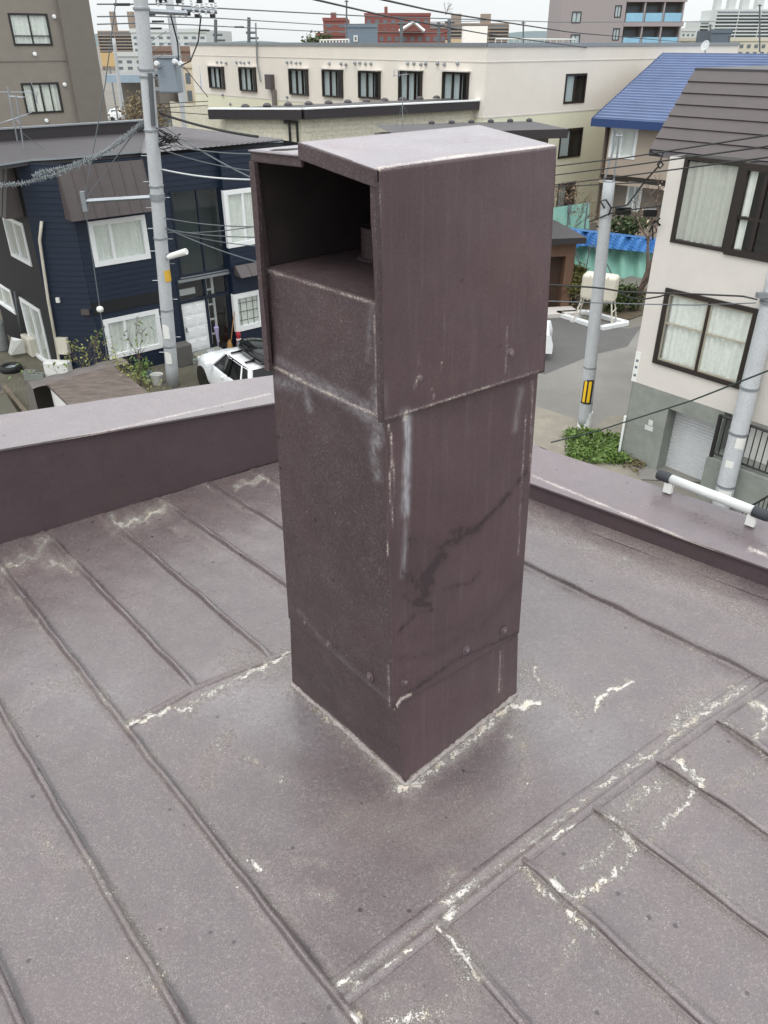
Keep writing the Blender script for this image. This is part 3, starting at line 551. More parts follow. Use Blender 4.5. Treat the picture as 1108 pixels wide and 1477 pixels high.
# sealant bead and corner folds
def bead(pts, r, nm, mat, n=60):
    pts = [np.array(p) for p in pts]; seg = np.cumsum([0] + [np.linalg.norm(b - a) for a, b in zip(pts[:-1], pts[1:])]); s = np.linspace(0, seg[-1], n)
    P = [np.array([np.interp(t, seg, [p[k] for p in pts]) for k in range(3)]) + rng.normal(0, r * .12, 3) for t in s]
    emit(nm, MB().tube(P, [r * (1 + .25 * rng.normal()) if r > .004 else r for _ in s], 8), mat, ch, smooth=True)
oo = .006
bead([z0r['L'] + np.array([0, 0, .002]), W(-oo, 0, .004), W(-.004, -oo, .004), z0r['R'] + np.array([0, 0, .002]), z0r['B']], .012, 'sealant_bead', m_seal, 160)
bead([z1o['F'] + np.array([0, 0, .0]), z2r['F']], .0035, 'corner_fold', m_chr, 40); bead([z0r['F'], z1r['F']], .004, 'corner_fold', m_chr, 20)

# ---------------------------------------------------------------- white snow-guard rail on the right cap
rl = thing('white_pipe_rail', G(1030, 712, RZ + .15), 'white painted pipe rail with dark rubber end caps on the right parapet', 'rail')
rz = .235; p0 = G(958, 687, RZ + rz); p1 = G(1098, 741, RZ + rz); dd = (p1 - p0) / np.linalg.norm(p1 - p0)
m_rail = M('rail_white', (206, 208, 206), .4, var=.07, scale=12)
emit('pipe', MB().tube([p0, p1], .027, 20), m_rail, rl, smooth=True)
m_rc = M('rail_cap_rubber', (52, 55, 60), .75, var=.15, scale=20)
for p, s in ((p0, 1), (p1, -1)):
    emit('end_cap', MB().lathe(p - dd * s * .03, [(.012, -.016), (.027, -.010), (.031, 0), (.031, .07), (.029, .073)], 20, dd * s), m_rc, rl, smooth=True)
    emit('bracket', MB().box(p + dd * s * .04 - np.array([0, 0, .055]), (.05, .035, .07), 180 - 46.5), m_white, rl, bevel=.004)

# ================================================================== GROUND AND STREETS
def structure(name, mb, mat, z=None): o = emit(name, mb, mat, None, (0, 0, 0)); o['kind'] = 'structure'; return o
mb = MB(); mb.add([(-2500, -300, -.02), (2500, -300, -.02), (2500, 4500, -.02), (-2500, 4500, -.02)], [(0, 1, 2, 3)]); structure('ground', mb, m_ground)
m_road = M('street_asphalt', (132, 129, 124), .92, var=.26, scale=.35, bump=.35, bscale=80, fine=.08)
def poly(*px, z=0): return [tuple(G(x, y, 0)[:2]) + (z,) for x, y in px]
P0 = np.array([3.0, 17.0]); da, db = dirv(50), dirv(-40)
def gp(s, t, z): q = P0 + s * da + t * db; return (q[0], q[1], z)
mb = MB(); mb.add([gp(-9, 30, 0), gp(-9, -22, 0), gp(1.8, -22, 0), gp(1.8, 2, 0), gp(9.4, 2, 0), gp(9.4, -22, 0), gp(40, -22, 0), gp(40, 3.5, 0), gp(40, 7.6, 0), gp(3.4, 7.2, 0), gp(-1, 9, 0), gp(-3.5, 30, 0)], [tuple(range(12))[::-1]])
mb = MB(); mb.add([tuple(G(x, y, 0)[:2]) + (0,) for x, y in ((560, 470), (700, 442), (905, 472), (1108, 500))][::1] + [tuple(G(x, y, 0)[:2]) + (0,) for x, y in ((1100, 700), (900, 690), (720, 760), (480, 700), (430, 560))], [tuple(range(9))[::-1]]); structure('street', mb, m_road)
mb = MB(); mb.add(poly((770, 448), (905, 474), (925, 470), (905, 500), (855, 512), (786, 540), (700, 520), (700, 440), z=.004)[::-1], [tuple(range(8))]); structure('driveway_asphalt', mb, m_asphd)
mb = MB(); mb.add(poly((-60, 430), (330, 500), (420, 470), (440, 640), (200, 720), (-80, 700), z=.004)[::-1], [tuple(range(6))]); structure('yard_ground', mb, m_dirt)
m_sand = M('sandy_gravel', (140, 134, 122), .95, var=.25, scale=2, bump=.6, bscale=60, fine=.15)
mb = MB(); mb.add(poly((700, 560), (770, 585), (835, 606), (858, 618), (880, 600), (915, 600), (905, 660), (930, 700), (760, 700), (680, 620), z=.008)[::-1], [tuple(range(10))]); structure('verge', mb, m_sand)

# ================================================================== WALL HELPERS
class Wall:
    def __init__(s, C, az, flip=1):
        s.C = np.array(C[:2], float); s.u = dirv(az); s.n = np.array([s.u[1], -s.u[0]]) * flip; s.az = az
    def pt(s, a, z, off=0): q = s.C + s.u * a + s.n * off; return np.array([q[0], q[1], z])
    def st(s, x, y): d = ray(x, y); t = ((s.C - O[:2]) @ s.n) / (d[:2] @ s.n); P = O + d * t; return float((P[:2] - s.C) @ s.u), float(P[2])
    def rect(s, p):   # four pixel corners: tl, tr, br, bl  -> s0,s1,z0,z1
        q = [s.st(*c) for c in p]; s0 = (q[0][0] + q[3][0]) / 2; s1 = (q[1][0] + q[2][0]) / 2; z1 = (q[0][1] + q[1][1]) / 2; z0 = (q[2][1] + q[3][1]) / 2
        return min(s0, s1), max(s0, s1), z0, z1
def wall_grid(mb, w, s0, s1, z0, z1, holes=(), lap=0, row=.19, depth=.12):
    ss = sorted({s0, s1} | {v for h in holes for v in h[:2] if s0 < v < s1})
    zs = {z0, z1} | {v for h in holes for v in h[2:] if z0 < v < z1}
    rows = []
    if lap:
        k = z0
        while k < z1: rows.append(k); k += row
        zs |= set(rows)
    zs = sorted(zs)
    def off(z, up):
        if not lap: return 0
        f = ((z - z0) / row) % 1
        if up and f < 1e-6: f = 1
        if f > 1 - 1e-6: f = 1 if up else 0
        return lap * (1 - f)
    for a, b in zip(ss[:-1], ss[1:]):
        for c, d in zip(zs[:-1], zs[1:]):
            m, n = (a + b) / 2, (c + d) / 2
            if any(h[0] < m < h[1] and h[2] < n < h[3] for h in holes): continue
            o0, o1 = off(c, 0), off(d, 1)
            mb.quad(w.pt(a, c, o0), w.pt(b, c, o0), w.pt(b, d, o1), w.pt(a, d, o1))
            if lap and o0 > lap * .9: mb.quad(w.pt(a, c, 0), w.pt(b, c, 0), w.pt(b, c, o0), w.pt(a, c, o0))
    for h in holes:
        a, b, c, d = h
        mb.quad(w.pt(a, c), w.pt(a, d), w.pt(a, d, -depth), w.pt(a, c, -depth)); mb.quad(w.pt(b, c), w.pt(b, d), w.pt(b, d, -depth), w.pt(b, c, -depth))
        mb.quad(w.pt(a, c), w.pt(b, c), w.pt(b, c, -depth), w.pt(a, c, -depth)); mb.quad(w.pt(a, d), w.pt(b, d), w.pt(b, d, -depth), w.pt(a, d, -depth))
def wbox(mb, w, a, b, c, d, o0, o1):   # box on a wall between offsets
    P = [w.pt(x, z, o) for o in (o0, o1) for z in (c, d) for x in (a, b)]
    return mb.add(P, [(0, 1, 3, 2), (4, 6, 7, 5), (0, 4, 5, 1), (2, 3, 7, 6), (0, 2, 6, 4), (1, 5, 7, 3)])
def window(parent, w, r, fm, splits=(.5,), hs=(), curtain=m_curt, cspan=(0, 1), fw=.06, proud=.035, inter=m_int, sill=False, label=None, simple=False, gap=0):
    a, b, c, d = r; mb = MB()
    wbox(mb, w, a - fw * .4, a + fw, c - fw * .4, d + fw * .4, -.1, proud); wbox(mb, w, b - fw, b + fw * .4, c - fw * .4, d + fw * .4, -.1, proud)
    wbox(mb, w, a + fw, b - fw, d - fw, d + fw * .4, -.1, proud); wbox(mb, w, a + fw, b - fw, c - fw * .4, c + fw, -.1, proud)
    for k in splits: x = a + (b - a) * k; wbox(mb, w, x - fw * .4, x + fw * .4, c + fw, d - fw, -.08, proud * .5)
    for k in hs: z = c + (d - c) * k; wbox(mb, w, a + fw, b - fw, z - fw * .3, z + fw * .3, -.08, proud * .4)
    o = emit('window', mb, fm, parent, label=label)
    mb = MB().quad(w.pt(a + .02, c + .02, -.022), w.pt(b - .02, c + .02, -.022), w.pt(b - .02, d - .02, -.022), w.pt(a + .02, d - .02, -.022)); emit('pane', mb, GLASS, o)
    dp = -.7; mb = MB(); A1 = [(a, c), (b, c), (b, d), (a, d)]
    mb.add([w.pt(x, z, -.101) for x, z in A1] + [w.pt(x, z, dp) for x, z in A1], [(4, 5, 6, 7), (0, 1, 5, 4), (2, 3, 7, 6), (0, 4, 7, 3), (1, 2, 6, 5)]); emit('interior', mb, inter, o)
    if curtain is not None:
        mb = MB(); ca, cb = a + (b - a) * cspan[0] + .01, a + (b - a) * cspan[1] - .01; n = 4 if simple else max(16, int((cb - ca) / .022)); ph = random.random() * 6
        xs = np.linspace(ca, cb, n)
        def f(x, t): z = c + .03 + (d - c - .05) * t; return w.pt(x, z, -.075 - .026 * math.sin(x * 34 + ph + 1.4 * math.sin(x * 7)) * (1.2 - .6 * t) - .02 * math.sin(x * 9 + ph))
        mb.grid(f, xs, (0, .5, 1)); emit('curtain', mb, curtain, o, smooth=True)
    if sill: mb = MB(); wbox(mb, w, a - .08, b + .08, c - .1, c - .04, 0, .12); emit('sill', mb, fm, o)
    return o
def q4(x0, y0, x1, y1, sl=0, sl2=None):   # pixel quad with slanted top/bottom edges
    sl2 = sl if sl2 is None else sl2; return [(x0, y0), (x1, y0 + sl), (x1, y1 + sl2), (x0, y1)]

# ================================================================== NAVY HOUSE (left)
C0 = G(152, 545, 0)[:2]; nv = thing('navy_house', (*C0, 0), 'two storey navy clapboard house with white windows and brown flat roof, left', 'house')
wf = Wall(C0, 50); EZ = 6.15
Cc = wf.C - dirv(95) * 1.35                              # chamfered corner
wc = Wall(Cc, 95); wl = Wall(Cc, -40, 1); wl.n = -dirv(50)
LEN = 6.05
win_f = [wf.rect([(129, 321), (207, 312), (215, 371), (137, 383)]), wf.rect([(150, 461), (227, 449), (234, 500), (159, 516)])]
win_l = [wl.rect([(6, 311), (33, 323), (45, 380), (17, 369)]), wl.rect([(31, 431), (59, 448), (75, 530), (47, 508)])]
win_l2 = wl.rect([(-12, 405), (12, 415), (25, 451), (-5, 436)])
ent = (2.78, 4.62, .02, 2.55); big = (2.85, 4.5, 2.75, 4.95)
big = wf.rect([(246, 277), (318, 267), (326, 390), (260, 399)])
mb = MB(); wall_grid(mb, wf, 0, 4.66, 0, EZ, win_f + [ent, big], lap=.02, row=.165); wall_grid(mb, wc, 0, 1.35, 0, EZ, (), lap=.02, row=.165)
emit('siding', mb, m_navy, nv, kind='stuff')
wr = Wall(wf.pt(4.66, 0, .22), 50)
win_r = [wr.rect([(323, 277), (378, 270), (386, 346), (331, 357)]), wr.rect([(336, 426), (392, 417), (399, 465), (343, 475)])]
mb = MB(); wall_grid(mb, wr, 0, 3.2, 0, EZ, win_r, lap=.02, row=.165); mb.quad(wr.pt(0, 0), wr.pt(0, EZ), wr.pt(0, EZ, -.3), wr.pt(0, 0, -.3)); 
emit('siding', mb, m_navy, nv, kind='stuff')
mb = MB(); wall_grid(mb, wl, 0, 5.5, 0, EZ, win_l + [win_l2]); emit('side_wall', mb, m_navyd, nv)
e1 = wl.pt(9, 0)[:2]; e2 = wr.pt(3.2, 0)[:2] + dirv(-40) * 4.6; e1 = wl.pt(5.5, 0)[:2]
mb = MB(); mb.quad((*e1, 0), (*e1, EZ), (*e2, EZ), (*e2, 0)); mb.quad(wr.pt(3.2, 0), wr.pt(3.2, EZ), (*e2, EZ), (*e2, 0)); emit('back_wall', mb, m_navyd, nv)
for r in win_f: window(nv, wf, r, m_whitef, (.36,), curtain=m_curt, fw=.10)
window(nv, wr, win_r[0], m_whitef, (.45,), fw=.1); o = window(nv, wr, win_r[1], m_whitef, (.62,), fw=.12, curtain=m_curt)
a, b, c, d = win_r[1]; mb = MB()
for k in range(1, 4): x = a + (b - a) * .62 * k / 4; wbox(mb, wr, x - .008, x + .008, c + .1, d - .1, -.04, -.03)
for k in range(1, 4): z = c + (d - c) * k / 4; wbox(mb, wr, a + .1, a + (b - a) * .6, z - .008, z + .008, -.04, -.03)
emit('lattice', mb, m_blackf, o)
for r in win_l: window(nv, wl, r, m_whitef, (.52,), fw=.08, curtain=m_curt2)
window(nv, wl, win_l2, m_whitef, (.5,), fw=.06, curtain=m_curt2)
# stair window and glazed porch
m_smoke = M('smoked_room', (56, 66, 68), .8, var=.1)
window(nv, wf, big, M('navy_frame', (22, 32, 48), .4, var=.05), (.52,), (), curtain=None, fw=.05, inter=m_smoke)
mb = MB(); wbox(mb, wf, big[0] - .15, big[1] + .1, big[2] - .14, big[2] - .06, 0, .1); wbox(mb, wf, big[0] - .05, big[1] + .05, big[2] - .03, big[2] + .0, 0, .08); emit('sill', mb, m_steel, nv)
a, b, c, d = ent; mb = MB(); m_nf = M('navy_frame', (22, 32, 48))
pz = 1.78; mid = a + (b - a) * .52
for x in (a, mid, b - .07): wbox(mb, wf, x, x + .07, c, d, -.12, .03)
for z in (pz, d - .07): wbox(mb, wf, a, b, z, z + .1 if z == pz else z + .07, -.119, .029)
fr = emit('porch_frame', mb, m_nf, nv)
mb = MB().quad(wf.pt(a, pz, -.05), wf.pt(b, pz, -.05), wf.pt(b, d, -.05), wf.pt(a, d, -.05)); mb.quad(wf.pt(mid, c, -.052), wf.pt(b, c, -.052), wf.pt(b, pz, -.052), wf.pt(mid, pz, -.052)); emit('pane', mb, GLASS, fr)
mb = MB(); A1 = [(a, c), (b, c), (b, d), (a, d)]; mb.add([wf.pt(x, z, -.12) for x, z in A1] + [wf.pt(x, z, -1.0) for x, z in A1], [(4, 5, 6, 7), (0, 1, 5, 4), (2, 3, 7, 6), (0, 4, 7, 3), (1, 2, 6, 5)]); emit('interior', mb, m_int, fr)
mb = MB(); wbox(mb, wf, a + .05, mid - .1, pz + .12, d - .45, -.5, -.45); wbox(mb, wf, mid + .25, mid + .33, .1, d - .1, -.5, -.45); wbox(mb, wf, mid + .5, mid + .58, .1, d - .1, -.5, -.45)
for z in (.4, .9, 1.4, 1.9): wbox(mb, wf, mid + .33, mid + .5, z, z + .06, -.5, -.46)
emit('inner_screen', mb, m_whitef, fr)
dr = emit('door', wbox(MB(), wf, a + .09, mid - .02, c + .12, pz - .01, -.09, -.02), m_whitef, nv)
mb = MB(); 
for i in range(2):
    for j in range(4):
        x0 = a + .15 + i * .40; x1 = x0 + .33; zz = c + .2 + j * .39
        wbox(mb, wf, x0, x1, zz, zz + .32, -.02, -.008); wbox(mb, wf, x0 + .06, x1 - .06, zz + .06, zz + .26, -.008, .004)
emit('door_panel', mb, m_whitef, dr); emit('handle', wbox(MB(), wf, a + .14, a + .17, .85, 1.0, -.02, .03), m_steel, dr)
# belly band, downpipes, boxes
emit('belly_band', wbox(MB(), wf, .0, 2.6, 1.98, 2.34, .022, .035), m_navyd, nv)
def pipe_px(lst, r, Y=None, w=None, off=.1): return MB().tube([w.pt(*w.st(x, y), off) for x, y in lst], r, 8)
emit('downpipe', pipe_px([(63, 318), (60, 345), (72, 430), (90, 530)], .045, w=wc, off=.12), M('ivory_plastic', (206, 200, 186), .4), nv, smooth=True)
emit('downpipe', pipe_px([(26, 420), (36, 485)], .04, w=wl, off=.1), m_cableg, nv, smooth=True)
s_, z_ = wc.st(93, 497); emit('meter_box', wbox(MB(), wc, s_ - .16, s_ + .18, z_ - .25, z_ + .25, .02, .2), M('ivory_plastic', (206, 200, 186), .4), nv, bevel=.01)
s_, z_ = wc.st(125, 449); emit('wall_vent', wbox(MB(), wc, s_ - .12, s_ + .12, z_ - .08, z_ + .08, .02, .12), m_brmetal, nv)
s_, z_ = wc.st(85, 432); emit('wall_lamp', wbox(MB(), wc, s_ - .05, s_ + .05, z_ - .07, z_ + .07, .02, .1), m_white, nv)
# brown mansard panels with standing ribs
def mansard(w, s0, s1, z0, z1, out, name='mansard_panel', n=7, taper=0):
    mb = MB(); a0, a1 = w.pt(s0 + taper, z1, .12), w.pt(s1 - taper, z1, .12); b0, b1 = w.pt(s0, z0, out), w.pt(s1, z0, out)
    c0_, c1_ = w.pt(s0, z0, .0), w.pt(s1, z0, .0); mb.add([b0, b1, a1, a0, c0_, c1_, w.pt(s1 - taper, z1, 0), w.pt(s0 + taper, z1, 0)], [(0, 1, 2, 3), (0, 4, 5, 1), (0, 3, 7, 4), (1, 5, 6, 2)])
    o = emit(name, mb, m_brmetal, nv); mb = MB()
    for i in range(n + 1):
        t = i / n; p, q = b0 * (1 - t) + b1 * t, a0 * (1 - t) + a1 * t; mb.tube([p + [0, 0, .01], q + [0, 0, .01]], .016, 4)
    emit('rib', mb, m_brmetal, o, kind='stuff')
sm0, zt = wf.st(97, 232); sm1, zb = wf.st(213, 300)
mansard(wf, -.25, 2.2, 4.75, 6.1, .5); mansard(wl, .35, 3.6, 4.7, 6.1, .5, n=9)
mansard(wr, .1, 2.2, 2.42, 2.75, .45, 'porch_roof', n=5)
# roof: dark left part, paler corrugated right part, fascia strips
ov = .35
RN_ = G(250, 184, 6.45)[:2]; E0 = G(-190, 268, 6.2)[:2]; E1 = G(45, 232, 6.2)[:2]; E2 = G(82, 230, 6.2)[:2]; E3 = G(300, 212.5, 6.2)[:2]; E4 = G(408, 205, 6.2)[:2]; E5 = RN_; E6 = G(-150, 214, 6.45)[:2]
mb = MB(); mb.prism([E0, E1, E2, E3, E4, E5, E6], 6.1, [6.24, 6.24, 6.24, 6.24, 6.24, 6.45, 6.45]); emit('roof', mb, m_darkroof, nv)
mb = MB(); nr = 26; L1 = 6.0
ga, gb_ = G(205, 221, 6.262)[:2], E4; gc, gd = E5, G(212, 190, 6.45)[:2]; lp = lambda a, b, t: a * (1 - t) + b * t
for i in range(nr + 1):
    t = i / nr; mb.tube([(*lp(ga, gb_, t), 6.265), (*lp(gd, gc, t), 6.47)], .028, 4)
emit('roof_rib', mb, m_greyroof, nv, kind='stuff')
mb = MB(); mb.add([(*ga, 6.255), (*gb_, 6.255), (*gc, 6.462), (*gd, 6.462)], [(0, 1, 2, 3)]); emit('corrugated_sheet', mb, m_greyroof, nv)
mb = MB()
for p, q in ((E0, E1), (E1, E2), (E2, E3), (E3, E4)): mb.tube([(*p, 6.2), (*q, 6.2)], .045, 4)
emit('eave_gutter', mb, m_cableg, nv)
k0, k1 = G(-150, 214, 6.45)[:2], G(212, 189, 6.45)[:2]; kk = np.array([0, .25])
emit('rear_parapet', MB().prism([k0, k1, k1 + kk, k0 + kk], 6.3, 6.75), m_fascia, nv); emit('rear_parapet_trim', MB().prism([k0 - kk * .2, k1 - kk * .2, k1 + kk * 1.2, k0 + kk * 1.2], 6.75, 6.79), m_steel, nv)

# things by the navy house
def at(x, y, z=0): return G(x, y, z)
# umbrella, broom, extinguisher, flowerpots, clutter by the door
s_, z_ = wf.st(311, 488)
u0 = wf.pt(3.95, .35, .12); mb = MB().lathe(u0 - [0, 0, .2], [(.01, 0), (.02, .1), (.05, .4), (.09, .68), (.03, .72), (.01, .85)], 10)
single('folded_umbrella', mb, M('lilac_cloth', (160, 150, 186), .7, var=.2, scale=10), 'folded lilac umbrella hanging at the porch glass', 'umbrella')
u0 = wf.pt(4.35, .02, .18); mb = MB().tube([u0, u0 + np.array([.25, .1, 1.25])], .015, 6); bro = thing('broom', u0, 'wooden broom leaning by the porch doorway', 'broom')
emit('handle', mb, M('light_wood', (176, 132, 84), .6), bro); emit('bristles', MB().lathe(u0, [(.11, 0), (.08, .18), (.03, .3)], 8), M('straw', (170, 130, 80), .9), bro)
u0 = wf.pt(4.62, 0, .35); mb = MB(); 
fe = thing('red_garden_tool_bundle', u0, 'red and white bundle leaning at the navy wall beside the broom', 'tool')
emit('red_cloth', MB().lathe(u0, [(.08, 0), (.1, .15), (.06, .4), (.09, .5), (.07, .58)], 9), M('red_cloth', (170, 50, 60), .8, var=.3, scale=16), fe)
emit('white_band', MB().lathe(u0 + [0, 0, .3], [(.085, 0), (.085, .06)], 9), m_white, fe)
pb = wf.pt(2.45, 0, .5); single('grey_storage_bin', MB().box(pb + [0, 0, .35], (.5, .45, .7), 50), M('grey_plastic', (96, 94, 92), .5), 'grey upright bin right of the concrete utility pole', 'bin', bevel=.03)
for i, (dx, dy, r, col, lb) in enumerate([(.35, .6, .13, (186, 178, 160), 'pale clay flowerpot beside the porch step'), (.6, .9, .1, (178, 60, 54), 'small red flowerpot near the porch step'), (.85, .5, .12, (200, 204, 206), 'small white bucket near the porch step')]):
    q = wf.pt(2.6 + dx, 0, dy); single('flowerpot' if i < 2 else 'bucket', MB().lathe(q, [(r * .7, 0), (r, .22), (r * 1.05, .24), (r * .9, .24), (r * .85, .16)], 12), M('pot%d' % i, col, .7), lb, 'pot' if i < 2 else 'bucket')
single('door_step', MB().box(wf.pt(3.3, .09, .45), (1.3, .7, .17), 50), m_concwall, 'concrete step in front of the white panelled door', 'step', bevel=.01)

# storage sheds in the yard
sA, sB = dirv(50), dirv(-40)
sc = G(126, 614, 0)[:2]
shp = lambda a, b, z: np.array([*(G(112, 640, 0)[:2] + sA * a + sB * b), z])
m_tarpg = M('grey_brown_cover', (104, 98, 95), .55, var=.14, scale=5, bump=.4, bscale=8)
m_rust = M('rusty_sheet', (96, 85, 79), .7, var=.55, scale=3, fine=.15, bscale=30, stretch=(1, 2.4, 1))
# positions from the roof outline at 1.9 m
r1, r2, r3, r4 = G(67, 553, 1.75)[:2], G(110, 594, 1.75)[:2], G(205, 567, 1.75)[:2], G(163, 527, 1.75)[:2]
shed = thing('garden_shed', (*((r1 + r3) / 2), 0), 'low white garden shed with rusty red-brown sheet roof', 'shed')
r2b = r1 + (r2 - r1) * 1.5; r3b = r4 + (r2 - r1) * 1.5
emit('roof', MB().prism([r1, r2b, r3b, r4], 1.68, 1.75), m_rust, shed); cin = lambda p: p + ((r1 + r3b) / 2 - p) * .05
emit('wall', MB().prism([cin(r1), cin(r2b), cin(r3b), cin(r4)], 0, 1.69), m_white, shed)
cov = thing('covered_lean_to', (*r1, 0), 'grey tarpaulin covered lean-to behind the rusty shed roof', 'shelter')
n1 = (r1 - r2); n1 = n1 / np.linalg.norm(n1); dl = (r4 - r1) / np.linalg.norm(r4 - r1); Lc = np.linalg.norm(r4 - r1)
mb = MB(); prof = [(0, 1.70), (.25, 1.74), (.55, 1.70), (.75, 1.5), (.85, 1.2), (.88, .6), (.9, 0)]
mb.grid(lambda s, i: np.array([*(r1 - dl * .35 + dl * s + n1 * prof[int(i)][0]), prof[int(i)][1] + .02 * math.sin(s * 9 + i)]), np.linspace(0, Lc + .8, 22), range(7)); emit('cover', mb, m_tarpg, cov, smooth=True)
mb = MB().add([np.array([*(r1 - dl * .35 + n1 * a), z]) for a, z in prof] + [np.array([*(r1 - dl * .35), 0])], [tuple(range(8))]); emit('end_sheet', mb, m_tarpg, cov)
# AC unit, planter, tyre, blocks, propane tank, planks
ac = thing('outdoor_air_unit', at(38, 512), 'white hooded air conditioner unit by the low side window', 'air conditioner')
q = at(40, 512); emit('body', MB().box(q + [.15, .1, .32], (.8, .32, .6), -40), M('ivory_plastic', (206, 200, 186)), ac, bevel=.02)
emit('snow_hood', MB().add([q + np.array(v) for v in ((-.55, -.15, .15), (-.35, -.45, .15), (-.2, -.35, .6), (-.4, .0, .62), (-.0, -.1, .1), (.05, -.2, .6))], [(0, 1, 2, 3), (1, 4, 5, 2), (0, 3, 2, 1), (3, 2, 5)]), m_white, ac)
q = at(88, 548); single('white_air_unit', MB().box(q + [0, 0, .3], (.75, .35, .6), 95), m_white, 'small white box unit at the navy wall beside the covered lean-to', 'air conditioner', bevel=.02)
q = at(17, 535); ty = thing('car_tyre', q, 'black car tyre with grey rim lying flat in the yard', 'tyre')
emit('rubber', MB().lathe(q, [(.19, .02), (.3, .0), (.34, .05), (.34, .15), (.3, .2), (.2, .18), (.19, .1)], 22), m_rubber, ty, smooth=True); emit('rim', MB().lathe(q, [(.19, .06), (.17, .13), (.1, .1), (.04, .14)], 16), m_steel, ty)
for k, (x, y, l) in enumerate(((45, 549, 'left one of two grey concrete blocks in the yard'), (56, 553, 'right one of two grey concrete blocks in the yard'))):
    q = at(x, y); mb = MB(); mb.box(q + [0, 0, .2], (.39, .04, .19), 95); 
    for t in (-.17, -.02, .13): mb.box(q + np.array([t, .08, .2]), (.04, .12, .19))
    mb.box(q + [.0, .16, .2], (.39, .04, .19), 95); mb.box(q + [0, .08, .05], (.38, .2, .1), 95); single('concrete_block', mb, m_concwall, l, 'concrete block', 'concrete blocks in the yard')
q = at(6, 505); gt = thing('gas_cylinder', q, 'grey gas cylinder at the left picture edge', 'gas cylinder')
emit('tank', MB().lathe(q, [(.2, 0), (.22, .05), (.22, .85), (.18, 1.0), (.06, 1.05)], 16), M('grey_tank', (130, 134, 134), .5, var=.15, scale=5), gt, smooth=True); emit('valve', MB().lathe(q + [0, 0, 1.04], [(.1, 0), (.1, .12), (.03, .13), (.03, .2)], 10), m_steel, gt)
m_plank = M('old_planks', (108, 98, 84), .9, var=.3, scale=8, stretch=(1, 1, 1))
p_a, p_b = at(2, 560), at(66, 640)
for k in range(4):
    o_ = np.array([-.16 * k, -.13 * k, .0]); mb = MB(); d3 = (p_b - p_a) / np.linalg.norm(p_b - p_a); m3 = (p_a + p_b) / 2 + o_ + [0, 0, .25 - .04 * k]; mb.box(m3, (3.4, .12, .10), ax=(d3, np.cross([0, 0, 1], d3), (0, 0, 1)))
    single('timber_plank', mb, m_plank, ['weathered plank nearest the dirt in the left yard stack', 'second weathered plank from the dirt in the yard stack', 'third weathered plank from the dirt in the yard stack', 'weathered plank furthest from the dirt in the yard stack'][k], 'plank', 'planks lying in the left yard')
mb = MB(); mb.add([at(-60, 600) + [0, 0, .6], at(14, 590) + [0, 0, .6], at(34, 622) + [0, 0, .6], at(-40, 680) + [0, 0, .6]], [(0, 3, 2, 1)]); a4 = [at(-60, 600)[:2], at(14, 590)[:2], at(34, 622)[:2], at(-40, 680)[:2]]
single('low_bin_shelter', MB().prism(a4[::-1], 0, .5), M('drab_olive', (86, 84, 72), .7), 'low olive grey covered box at the lower left', 'storage box')
q = at(1, 588); single('purple_bucket', MB().lathe(q + [0, 0, .5], [(.12, 0), (.16, .25), (.17, .26), (.14, .26), (.1, .05)], 14), M('purple_plastic', (84, 44, 150), .4), 'purple bucket on the low olive box', 'bucket')
for k, (x, y) in enumerate(((212, 545), (228, 548))):
    q = at(x, y + 6); single('planter_bucket', MB().lathe(q, [(.14, 0), (.19, .3), (.2, .32), (.16, .3), (.14, .2)], 14), M('pbk%d' % k, ((150, 168, 176), (190, 190, 186))[k], .5), ('blue grey bucket left of the concrete pole foot', 'white bucket touching the concrete pole foot')[k], 'bucket')

# ---------------------------------------------------------------- vegetation
def leaves(mb, c, rad, n, size, flat=.8, seed=0):
    r = np.random.default_rng(seed)
    for _ in range(n):
        d = r.normal(size=3); d /= np.linalg.norm(d); p = np.array(c) + d * np.array(rad) * (r.random() ** .4) * (1 + .15 * r.normal())
        if p[2] < .01: p[2] = .01 + .05 * r.random()
        a = r.normal(size=3); a /= np.linalg.norm(a); b = np.cross(a, r.normal(size=3)); b /= np.linalg.norm(b) + 1e-6; s = size * (.6 + .8 * r.random())
        mb.add([p - a * s, p + b * s * .5, p + a * s, p - b * s * .5], [(0, 1, 2, 3)])
def branches(mb, p, d, L, r, depth, rr, spread=.55, tips=None):
    p = np.array(p, float); pts = [p]; n = 4
    for i in range(n):
        d = d + rr.normal(size=3) * .12 + np.array([0, 0, .03]); d /= np.linalg.norm(d); pts.append(pts[-1] + d * L / n)
    mb.tube(pts, list(np.linspace(r, r * .6, n + 1)), 5 if depth > 1 else 3, cap=False)
    if tips is not None and depth <= 1: tips += pts[2:]
    if depth > 0:
        for k in range(3 if depth > 1 else 4):
            dd = d + rr.normal(size=3) * spread; dd /= np.linalg.norm(dd); branches(mb, pts[-1 - (k % 2)], dd, L * .68, r * .55, depth - 1, rr, spread, tips)
